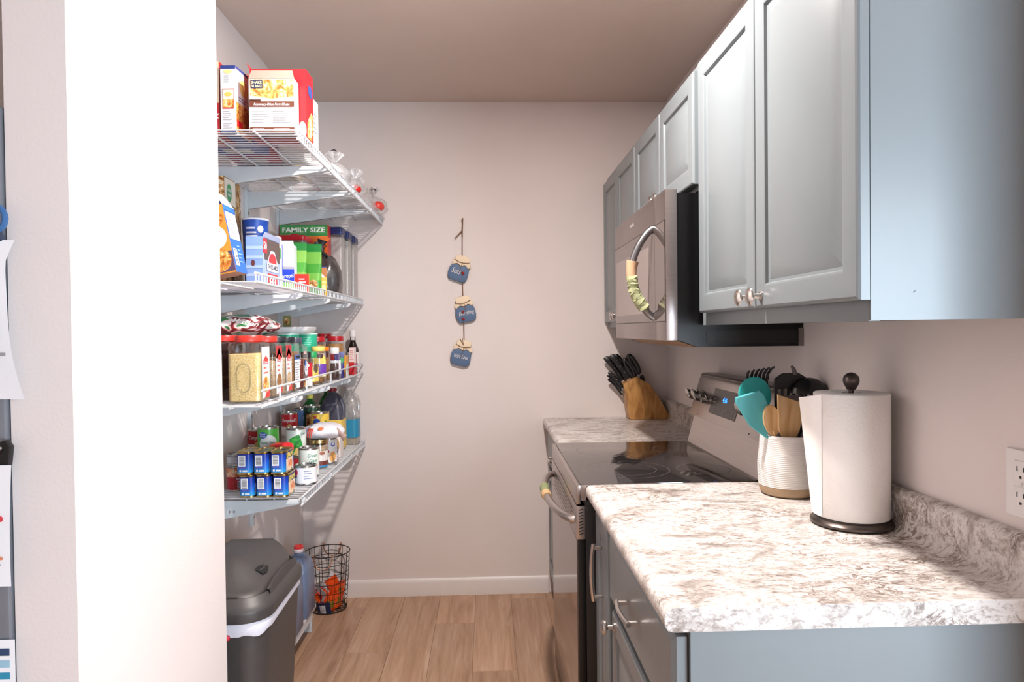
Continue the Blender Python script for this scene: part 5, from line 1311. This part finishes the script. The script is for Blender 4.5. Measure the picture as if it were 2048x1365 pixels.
def campbell(t, r, az, h):
    fr = CY(r - .0008, az)
    patch(t, 'white_lower', fr, -r * 1.6, r * 1.6, .008, h * .42, C('#f0ece8'), .0008, 14); text(t, "Campbell's", fr, 0, h * .62, .020, C('#f4f0ec'), .0014, shear=.3, bold=.012, width=r * 1.9)
    oval(t, 'gold_seal', fr, 0, h * .42, .010, .010, C('#d8b868'), .0014)
t = tin('soup_can', 'red labelled can with barcode at the left end of the lowest shelf', -.893, 2.500, Z4, .036, .090, C('#b8242e', .4))
fr = CY(.0352, .3); patch(t, 'photo_band', fr, -.055, .055, .052, .083, FOOD4, .0008, 12); barcode(t, fr, .002, .026, .012, .038, False, .001); patch(t, 'pale_pill', fr, -.002, .022, .042, .049, C('#e8dcd8'), .001, 4)
t = tin('tuna_can', 'short grey tin on top of the red can at the left end', -.893, 2.500, Z4 + .0902, .0345, .040, C('#b8bcc0', .4)); fr = CY(.0337, .3)
patch(t, 'white_label', fr, -.05, .05, .010, .030, C('#dcdee2'), .0006, 10)
tin('soup_can', 'plain can hidden under the sweet peas can', -.820, 2.622, Z4, .037, .096, C('#c8c2b8'))
t = tin('vegetable_can', 'green sweet peas can standing on a lower can', -.820, 2.622, Z4 + .0962, .0385, .112, C('#58b848', .35)); fr = CY(.0377, .20)
oval(t, 'white_oval', fr, .004, .050, .034, .034, C('#f0f2ee'), .0006); oval(t, 'blue_logo', fr, -.016, .084, .016, .012, C('#2a5cb4'), .0012); text(t, 'Great', fr, -.016, .085, .009, PAPER, .0018, bold=.02, width=.022); text(t, 'Value', fr, -.016, .077, .009, PAPER, .0018, bold=.02, width=.022); text(t, 'Sweet Peas', fr, .002, .052, .013, C('#4a9a5c'), .0014, bold=.01, width=.052); oval(t, 'brown_badge', fr, -.018, .032, .010, .008, C('#7a4a50'), .0014); patch(t, 'tan_foot', fr, -.034, .034, .008, .022, C('#c8bca0'), .0008, 8); oval(t, 'peas_picture', fr, .018, .024, .020, .016, speckle('peas', [(.35, '#3a4a14'), (.55, '#7a8a3c'), (.75, '#a8b464')], 180, 2), .0014)
tin('soup_can', 'plain can hidden under the left red soup can', -.910, 2.770, Z4, .034, .082, C('#c4bcb4'))
t = tin('soup_can', 'red and white soup can half hidden behind the sweet peas can', -.910, 2.770, Z4 + .0822, .034, .098, CAMP); campbell(t, .034, .33, .098)
tin('soup_can', 'plain can hidden under the rear red soup can', -.880, 3.120, Z4, .036, .100, C('#c4bcb4'))
t = tin('soup_can', 'red and white soup can at the back beside the green bottle', -.880, 3.120, Z4 + .1002, .036, .103, CAMP); campbell(t, .036, .20, .103)
tin('soup_can', 'plain can hidden under the blue labelled can', -.860, 3.240, Z4, .033, .100, C('#c4bcb4'))
t = tin('vegetable_can', 'blue labelled can right of the rear red soup can', -.860, 3.240, Z4 + .1002, .0345, .108, C('#5a8ccc', .4)); fr = CY(.0337, .45); oval(t, 'white_mark', fr, .01, .065, .010, .014, C('#c8d8f0'))
# red lidded jar behind the luncheon meat
t = thing('drink_mix_canister', 'tall blue and white canister with a rounded red lid behind the luncheon meat', 'canister', (-.745, 2.532, Z4), group=GC)
obj('tub', MB().lathe([(0, 0), (.038, 0), (.040, .003), (.040, .130), (.038, .134), (0, .134)], 36), C('#b8d8f0', .35), t)
obj('lid', MB().lathe([(.041, .131), (.0425, .134), (.0425, .146), (.039, .154), (.028, .159), (0, .160)], 36), C('#d8262c', .3), t)
fr = CY(.040, .5); patch(t, 'blue_band', fr, -.05, .05, .095, .130, C('#2a5cb4'), .0006, 12); patch(t, 'green_band', fr, -.05, .05, .12, .131, C('#3f9a50'), .0010, 12); patch(t, 'white_band', fr, -.01, .05, .01, .06, C('#eaf0f4'), .0008, 8)
GG = C('#e9efe8', .35); GL = speckle('green_field_print', [(.3, '#1f7a2c'), (.5, '#2fa03c'), (.7, '#54b84c')], 60, 3)
tin('vegetable_can', 'red labelled can under the tall green and white vegetable can', -.777, 2.840, Z4, .039, .060, C('#b02430'))
t = tin('vegetable_can', 'tall white and green vegetable can behind the red lid', -.777, 2.840, Z4 + .0602, .0405, .113, GG, rz=0); fr = CY(.0397, .25)
poly(t, 'green_field', fr, [(-.026, .010), (.022, .010), (.026, .05), (.012, .09), (-.026, .072)], GL, .0008); poly(t, 'corn_print', fr, [(-.012, .008), (.016, .008), (.018, .032), (0, .036)], C('#e8cc84'), .0014); text(t, 'Green', fr, .030, .088, .012, C('#2f8a4c'), .0014, shear=.3, width=.022)
t = tin('vegetable_can', 'shorter white and green vegetable can in front', -.696, 2.720, Z4, .0395, .112, GG); fr = CY(.0387, .25)
poly(t, 'green_field', fr, [(-.034, .010), (.014, .010), (.018, .035), (.004, .060), (-.010, .054), (-.034, .058)], GL, .0008); text(t, 'Green', fr, .014, .078, .020, C('#2f8a6c'), .0014, shear=.3, width=.036); text(t, 'Giant', fr, .017, .058, .020, C('#2f8a6c'), .0014, shear=.3, width=.032); patch(t, 'pink_print', fr, .014, .036, .030, .048, C('#e89cb0'), .0012, 4)
t = tin('tuna_can', 'short white labelled can at the front edge of the lowest shelf', -.675, 2.588, Z4, .0405, .070, C('#eef0f4', .4)); fr = CY(.0397, .15)
oval(t, 'red_logo', fr, -.034, .046, .008, .012, C('#d02c50'), .0008); oval(t, 'navy_logo', fr, -.036, .030, .006, .005, C('#2a2c64'), .0008); fine_print(t, fr, -.002, .034, .020, .056, 4, C('#8a94b8'))
t = jar('preserve_jar', 'jar of tan spread with a gold lid on the lowest shelf', -.700, 2.895, Z4, .036, .036, .116, SPICE_T, GOLD, 1.0, group=GC, lid_r=.0365, lid_h=.014, rad=.034); fr = CY(.036, .35); patch(t, 'paper_label', fr, -.05, .05, .03, .07, C('#ece4e0'), .0008, 10); patch(t, 'brown_foot', fr, -.05, .05, .008, .028, C('#7a3c34'), .0008, 10); patch(t, 'blue_foot', fr, -.03, .05, .004, .012, C('#3a8cc0'), .0012, 10); oval(t, 'brown_oval', fr, .01, .062, .012, .007, C('#a86a54'), .0014)
t = tin('vegetable_can', 'red and white fruit can toward the far end of the lowest shelf', -.682, 2.995, Z4, .036, .108, C('#efe8e4')); fr = CY(.0352, .35)
poly(t, 'red_print', fr, [(-.03, .10), (-.005, .10), (-.012, .07), (.0, .05), (-.03, .03)], C('#c8242c'), .0008); oval(t, 'peach_print', fr, .012, .030, .014, .022, C('#e8a860'), .0012); oval(t, 'blue_ring', fr, .014, .082, .010, .010, C('#4a6cc0'), .0012); oval(t, 'ring_core', fr, .014, .084, .007, .006, C('#efe8e4'), .0016)
t = bottle('extract_bottle', 'tiny dark bottle with a blue and white label near the shelf edge', -.664, 3.035, Z4, [(0, 0), (.013, 0), (.0135, .002), (.0135, .055), (.007, .066), (.007, .072), (0, .072)], C('#2c1a16', .2), cap=[(.008, .071), (.0085, .072), (.0085, .084), (0, .086)], capm=C('#30201c'), group=GC); fr = CY(.0135, .3); patch(t, 'paper_label', fr, -.012, .012, .008, .052, C('#e8e0e4'), .0006, 4); patch(t, 'blue_label', fr, -.012, .012, .036, .046, C('#34449c'), .001, 4); patch(t, 'red_label', fr, -.008, .010, .012, .022, C('#d04858'), .001, 4)
t, hx, hy, h = carton('baking_box', 'white and red box with a tan round print past the fruit can', 'box', -.715, -.655, 3.100, 3.165, Z4, .930, [C('#efe6e4'), C('#e6dcd8'), CW, CW, C('#c42c34'), CW], group=GC)
patch(t, 'red_top_band', FR(-hy), -hx, hx, h - .018, h, C('#c42c34'), .0008); oval(t, 'tan_print', FR(-hy), .016, .055, .010, .030, C('#b8905c'), .0010)
# bread bag over the cans
t = thing('bread_bag', 'white bread bag with red balloon stripes lying over the cans', 'bag', (-.690, 2.945, .9345), R(-10), GC)
obj('film', blob(.088, .085, .036, 120, .09, 30, 14), C('#e6e6ee', .35), t, smooth=70)
obj('twisted_end', MB().tube([(.070, -.03, .030), (.092, -.045, .022), (.112, -.05, .004)], [.018, .010, .018], 8, flat=.3), C('#c8a8a0', .4), t, smooth=70)
F = lambda u, v, d: (u, -.084 + 4.5 * u * u - d + max(0, v - .026) * .9, v)
for (u, c, w) in ((-.034, '#cf4a3c', .0045), (-.025, '#cf4a3c', .0045), (-.016, '#d8604c', .0045)): poly(t, 'red_stripe', F, [(u - w * .3, .008), (u + w * .3, .008), (u + w, .046), (u - w, .046)], C(c), .006)
oval(t, 'orange_spot', F, .018, .046, .012, .006, C('#e87a4c'), .008); oval(t, 'blue_spot', F, -.050, .03, .012, .018, C('#9ab4d8'), .006)
# bottles at the back
GRB = mat('green_glass_plastic', (30, 110, 50), .15, var=.05)
t = bottle('juice_bottle', 'green plastic bottle with a yellow cap at the back of the lowest shelf', -.852, 3.365, Z4, [(0, 0), (.046, 0), (.048, .005), (.048, .15), (.046, .175), (.030, .215), (.014, .232), (.0135, .242), (0, .242)], GRB, cap=[(.0150, .240), (.0155, .242), (.0155, .256), (.013, .259), (0, .259)], capm=C('#d8d060', .35), group=GC)
t = bottle('juice_bottle', 'green plastic bottle with an olive cap, the taller one behind', -.797, 3.475, Z4, [(0, 0), (.046, 0), (.048, .005), (.048, .16), (.046, .19), (.030, .232), (.014, .252), (.0135, .262), (0, .262)], GRB, cap=[(.0150, .260), (.0155, .262), (.0155, .280), (.013, .283), (0, .283)], capm=C('#8a8a3c', .35), group=GC)
tin('vegetable_can', 'plain can hidden under the dark green can', -.806, 3.225, Z4, .037, .110, C('#c4bcb4'))
t = tin('vegetable_can', 'dark green can with white lettering in front of the green bottles', -.806, 3.225, Z4 + .1102, .0385, .112, C('#1f4a34', .4)); fr = CY(.0377, .25); text(t, 'Swanson', fr, .0, .092, .012, C('#d8e4dc'), .0012, bold=.02, shear=.2, width=.044) if 0 else fine_print(t, fr, -.018, .024, .086, .104, 2, C('#d8e4dc')); patch(t, 'photo_band', fr, -.03, .03, .02, .075, FOOD3, .0008, 8)
t = tin('sugar_canister', 'tall yellow canister with a blue logo in the middle of the back row', -.738, 3.085, Z4, .040, .208, C('#e8c44c', .4), cat='canister'); fr = CY(.0392, .24)
oval(t, 'blue_logo', fr, -.016, .160, .018, .022, C('#2f4fa8'), .0008); text(t, 'Sugar', fr, -.014, .164, .012, PAPER, .0014, bold=.02, shear=.2, width=.026) if 0 else None; poly(t, 'blue_banner', fr, [(-.034, .128), (.008, .132), (.010, .146), (-.034, .144)], C('#3a449c'), .0012); oval(t, 'red_badge', fr, -.024, .188, .010, .006, C('#b8483c'), .0012); oval(t, 'cream_picture', fr, .016, .125, .018, .045, C('#f2dc8c'), .0008); oval(t, 'green_leaf', fr, .024, .165, .004, .008, C('#5a8a3c'), .0012)
def grip_jug(label, x, y, z, body, capm, w, d, H, group, rz=0, name='juice_jug'):
    t = thing(name, label, 'jug', (x, y, z), rz, group)
    rings = [rr(w * .92, d * .92, .02, 0), rr(w, d, .022, .006), rr(w, d, .022, H * .52), rr(w * .97, d * .97, .024, H * .60)]
    for s in (.68, .76, .84, .90): 
        k = math.cos((s - .60) / .33 * PI / 2) ** .8; rings.append(rr(w * (.30 + .67 * k), d * (.28 + .69 * k), .024, H * s))
    rings += [rr(.0175, .0175, .017, H * .925), rr(.0175, .0175, .017, H * .955)]
    obj('body', MB().loft(rings), body, t, smooth=50)
    obj('cap', MB().lathe([(.0195, H * .945), (.0205, H * .95), (.0205, H * .992), (.018, H), (0, H)], 24), capm, t)
    hd = [(w * .30, -d * .1, H * .90), (w * .72, -d * .25, H * .82), (w * .98, -d * .3, H * .70), (w * 1.0, -d * .3, H * .56)]
    obj('handle', MB().tube(hd, [.010, .0125, .0125, .010], 10), body, t)
    return t
GJ = mat('dark_grey_jug', (70, 70, 84), .35, var=.04)
t = grip_jug('dark grey plastic jug with a red oval on its yellow label', -.738, 3.340, Z4, GJ, C('#8c2a34', .35), .054, .058, .292, GC)
obj('yellow_label', MB().loft([rr(.0546, .0586, .0226, .008), rr(.0546, .0586, .0226, .145)], cap=False), C('#ecc85c', .4), t, smooth=50); F = FR(-.0588)
oval(t, 'red_oval', F, .008, .098, .038, .036, C('#c8242c'), .0006); text(t, 'A', F, .010, .105, .028, PAPER, .0012, bold=.02, shear=.3); text(t, 'Apple', F, .008, .086, .014, PAPER, .0012, bold=.01, shear=.2, width=.05) if 0 else fine_print(t, F, -.018, .036, .080, .098, 2, PAPER); oval(t, 'cream_spot', F, .010, .050, .02, .014, C('#f4dc90'), .0006)
t = grip_jug('clear jug with a turquoise label in the far corner of the lowest shelf', -.690, 3.505, Z4, clear('milky_clear_plastic', (228, 226, 224), .15, .22), C('#dcd4d0', .4), .046, .050, .285, GC)
obj('turquoise_label', MB().loft([rr(.0464, .0504, .0224, .035), rr(.0464, .0504, .0224, .125)], cap=False), C('#2a8cb4', .4), t, smooth=50); poly(t, 'wave', FR(-.0506), [(-.04, .045), (-.01, .07), (-.02, .11), (-.044, .11)], C('#1f5c84'), .0008); obj('liquid', MB().loft([rr(.044, .048, .02, .003), rr(.044, .048, .02, .030)]), C('#c4b48c', .4), t)

# ================================================================== FLOOR OF THE PANTRY
t = thing('low_bench', 'low white bench shelf along the pantry wall carrying the jugs', 'bench', (-.880, 2.86, 0))
obj('top_board', MB().box(-.078, .078, -.36, .36, .108, .126), C('#dcdce0', .5), t, bevel=.002)
for y in (-.348, .344): obj('leg_panel', MB().box(-.072, .062, y - .008, y + .008, .001, .108), C('#c8ccd2', .5), t, bevel=.002)
obj('front_apron', MB().box(.068, .0765, -.35, .30, .085, .1075), C('#d4d6da', .5), t, smooth=0)
BJ = mat('blue_detergent_plastic', (108, 124, 154), .3, var=.05)
def floor_jug(label, x, y, capm):
    t = thing('washer_fluid_jug', label, 'jug', (x, y, .1265), R(0), 'blue jugs on the low bench'); w, d, H = .054, .076, .305
    rings = [rr(w * .9, d * .9, .02, 0), rr(w, d, .022, .008), rr(w, d, .022, H * .55), rr(w * .965, d * .965, .024, H * .60), rr(w * .98, d * .98, .024, H * .63)]
    for s in (.70, .77, .83, .87):
        k = math.cos((s - .63) / .27 * PI / 2) ** .75; rings.append(rr(w * (.32 + .66 * k), d * (.24 + .74 * k), .024, H * s))
    rings += [rr(.018, .018, .0175, H * .885), rr(.018, .018, .0175, H * .93)]
    obj('body', MB().loft(rings), BJ, t, smooth=50)
    obj('neck_ring', MB().lathe([(.0195, H * .905), (.0205, H * .91), (.0205, H * .955), (.0195, H * .96)], 24), C('#dcd0d8', .4), t)
    obj('cap', MB().lathe([(.0200, H * .955), (.0205, H * .96), (.0205, H * .993), (.018, H), (.012, H), (.011, H - .004), (0, H - .004)], 24), capm, t)
    obj('grip_ridge', MB().tube([(-.006, -.040, H * .86), (-.004, -.062, H * .76), (-.003, -.078, H * .62)], [.006, .0075, .006], 8), BJ, t)
    return t
floor_jug('blue plastic jug with a red cap standing beside the wire basket', -.846, 3.105, C('#d43c3a', .35))
floor_jug('blue plastic jug half hidden behind the trash can', -.846, 2.905, C('#d43c3a', .35))
def trash():
    cx, cy = -.7855, 2.150
    t = thing('trash_can', 'dark grey plastic trash can with domed swing lid and white liner', 'trash can', (cx, cy, 0)); G_ = mat('charcoal_plastic', (66, 63, 62), .45, var=.05, bmp=.12, bscale=300)
    hx, hy = .166, .222
    rings = [rr(hx * .76, hy * .78, .05, 0), rr(hx * .78, hy * .80, .055, .01)]
    for s in (.15, .35, .6, .85, 1): rings.append(rr(hx * (.78 + .16 * s), hy * (.80 + .14 * s), .07, .01 + .545 * s, n=8) if 0 else rr(hx * (.78 + .16 * s), hy * (.80 + .14 * s), .065, .01 + .545 * s))
    obj('bin', MB().loft(rings), G_, t, smooth=50)
    # liner folded over the top edge
    LN = mat('white_liner', (226, 228, 240), .35, var=.03, bmp=.4, bscale=40)
    def wavy(sc, z, amp, ph): 
        o = []
        for i, p in enumerate(rr(hx * sc, hy * sc, .07, z, n=8)):
            near = max(0, -p[1] / hy); right = max(0, p[0] / hx)
            o.append((p[0], p[1], z + amp * math.sin(i * 1.1 + ph) - amp * 2.2 * near))
        return o
    obj('liner', MB().loft([wavy(.945, .578, 0, 0), wavy(.968, .576, 0, 0), wavy(.972, .562, .002, .5), wavy(.968, .550, .003, 1), wavy(.955, .542, .005, 2), wavy(.942, .544, .005, 2)], cap=False), LN, t, smooth=60)
    obj('drawstring', MB().lathe([(0, -.008), (.006, -.006), (.007, 0), (.005, .006), (0, .008)], 10).xf(Matrix.Translation((.060, -hy * .965, .534))), C('#c8203c', .4), t)
    def lvl(s, z): return rr(hx * s, hy * s, .078 * s + .004, z, n=8)
    lid = obj('lid_collar', MB().loft([lvl(.975, .570), lvl(1.0, .572), lvl(1.012, .596), lvl(1.004, .606), lvl(.95, .616), lvl(.90, .632), lvl(.885, .634), lvl(.87, .628), lvl(.86, .612), lvl(.70, .610)]), G_, t, smooth=50)
    obj('flap_gap_shade', MB().loft([lvl(.869, .6135), lvl(.80, .6145), lvl(.60, .6145)]), mat('recess_shade', (16, 15, 15), .7), lid, smooth=0)  # black ring: the shade in the gap round the flap, put into the colour
    def crown(x, y):        # barrel shaped swing flap, sloping down to a straight front
        q = max(0.0, min(1.0, (y / hy + .92) / .80)); q = q * q * (3 - 2 * q)
        return .618 + .094 * max(0.0, 1 - (abs(x) / (.93 * hx)) ** 1.7) ** .9 * (.18 + .82 * q)
    def ringz(s, dz): return [(p[0], p[1], crown(p[0], p[1]) + dz) for p in rr(hx * s, hy * s, .078 * s + .004, 0, n=8)]
    obj('swing_flap', MB().loft([[(p[0], p[1], .612) for p in ringz(.80, 0)], ringz(.82, -.004), ringz(.80, .001)] + [ringz(k, .001) for k in (.74, .66, .58, .5, .42, .34, .26, .18, .1, .03)]), G_, lid, smooth=50)
    # end wall beside the flap, following its curve
    ew = MB(); pts = [(.90 * hx * math.cos(R(4)), y) for y in [-.62 * hy + 1.24 * hy * i / 12 for i in range(13)]]
    def cz(y): return .634 + .020 * max(0, 1 - (y / (.7 * hy)) ** 2)
    for i in range(12):
        (x0_, y0_), (x1_, y1_) = pts[i], pts[i + 1]
        ew.add([(x0_ - .006, y0_, .626), (x0_ + .006, y0_, .626), (x0_ + .003, y0_, cz(y0_)), (x0_ - .005, y0_, cz(y0_)), (x1_ - .006, y1_, .626), (x1_ + .006, y1_, .626), (x1_ + .003, y1_, cz(y1_)), (x1_ - .005, y1_, cz(y1_))], [(1, 5, 6, 2), (2, 6, 7, 3), (3, 7, 4, 0)])
    obj('end_wall', ew, G_, lid, smooth=40)
    poly(lid, 'finger_recess_shade', lambda u, v, d: (u, v, crown(u, v) + d), [(.088, -.070), (.112, -.066), (.118, -.040), (.112, -.012), (.104, -.018), (.092, -.046)], mat('recess_shade', (16, 15, 15), .7), .0022)  # flat dark patch on the flap, painted as the shade of a finger hollow
    obj('recess_lip', MB().tube([(.106 - .22 * abs(y_ + .04), y_, crown(.106 - .22 * abs(y_ + .04), y_) + .0022) for y_ in (-.066, -.054, -.040, -.026, -.014)], .0026, 8), G_, lid)
trash()
def basket():
    bx, by = -.806, 3.482
    t = thing('wire_basket', 'round black wire basket with copper handles holding snack packets', 'basket', (bx, by, 0)); BW = mat('black_wire', (34, 30, 30), .4, .5)
    H = .285; rb, rt_ = .088, .108
    def ring(r, z, n=40): return [(r * math.cos(2 * PI * i / n), r * math.sin(2 * PI * i / n), z) for i in range(n)]
    for k in range(7):
        s = k / 6; r = rb + (rt_ - rb) * s; obj('hoop', MB().tube(ring(r, .004 + s * (H - .004)), .0026 if k in (0, 6) else .0017, 6, closed=True), BW, t)
    for i in range(18):
        a = 2 * PI * i / 18; c, s = math.cos(a), math.sin(a)
        obj('upright_wire', MB().tube([(0.02 * c, .02 * s, .003), (rb * c, rb * s, .003), ((rb + .002) * c, (rb + .002) * s, .008), (rt_ * c, rt_ * s, H + .002)], .0016, 5), BW, t)
    CO = mat('copper_wire', (206, 150, 122), .3, .9, var=.03)
    for sg in (1, -1):
        pts = []
        for i in range(15):
            a = PI * i / 14; x = .044 * math.cos(a); z = H + .004 - .062 * math.sin(a) ** .8
            pts.append((x, sg * (math.sqrt(max(0, rt_ ** 2 - x * x)) + .004), z))
        b = MB().tube(pts, .0026, 7)
        for x in (-.044, .044): b.tube([(x, sg * (math.sqrt(rt_ ** 2 - x * x) + .004), H - .002), (x, sg * (math.sqrt(rt_ ** 2 - x * x) + .004), H + .012)], .0038, 7)
        obj('copper_handle', b, CO, t)
    OR = C('#e8541c', .25); SV = C('#c8c4c8', .25); NV = C('#28345c', .3)
    rg = random.Random(5)
    def packet(label, x, y, z, m, rot, w=.066, h=.078, band=None):
        p = thing('snack_packet', label, 'packet', (bx + x * .82, by + y * .82, z), group='snack packets in the wire basket', rot=rot)
        obj('wrapper', pouch(w, .020, h, .006, 6), m, p, smooth=50)
        if band: obj('print', MB().loft([rr(w * .30, .0125, .004, h * .25), rr(w * .30, .0105, .004, h * .62)]), band, p, smooth=0)
    OL = C('#8a7a24', .4)
    P = [('lowest front orange packet in the basket', .014, -.056, .010, OR, (R(8), R(12), R(10)), OL), ('orange packet at the right front of the basket', .052, -.034, .014, OR, (R(5), R(-8), R(50)), OL), ('orange packet at the far right of the basket', .058, .012, .030, OR, (R(10), R(14), R(80)), None), ('navy and silver packet at the left front of the basket', -.046, -.046, .010, NV, (R(10), R(80), R(-20)), SV), ('orange packet in the middle of the basket', .022, -.012, .052, OR, (R(20), R(30), R(20)), None), ('silver packet with red print on top', -.020, -.020, .078, SV, (R(30), R(-20), R(-10)), C('#c83c34', .4)), ('silver packet at the back of the basket', .012, .034, .085, SV, (R(-15), R(25), R(30)), C('#9a9aa4', .4)), ('orange packet at the back right, highest in the basket', .040, .040, .070, OR, (R(-10), R(-20), R(40)), None), ('orange packet at the left of the basket', -.055, .010, .040, OR, (R(12), R(-18), R(-60)), OL), ('orange packet lying deep in the basket centre', -.005, -.030, .030, OR, (R(15), R(-25), R(5)), None), ('orange packet leaning at the right rim side', .066, -.012, .062, OR, (R(8), R(6), R(65)), OL), ('white packet with red print at the left', -.040, -.030, .052, SV, (R(20), R(25), R(-30)), C('#c83c34', .4))]
    for (lab, x, y, z, m, r_, bd) in P: packet(lab, x, y, z, m, r_, band=bd)
basket()
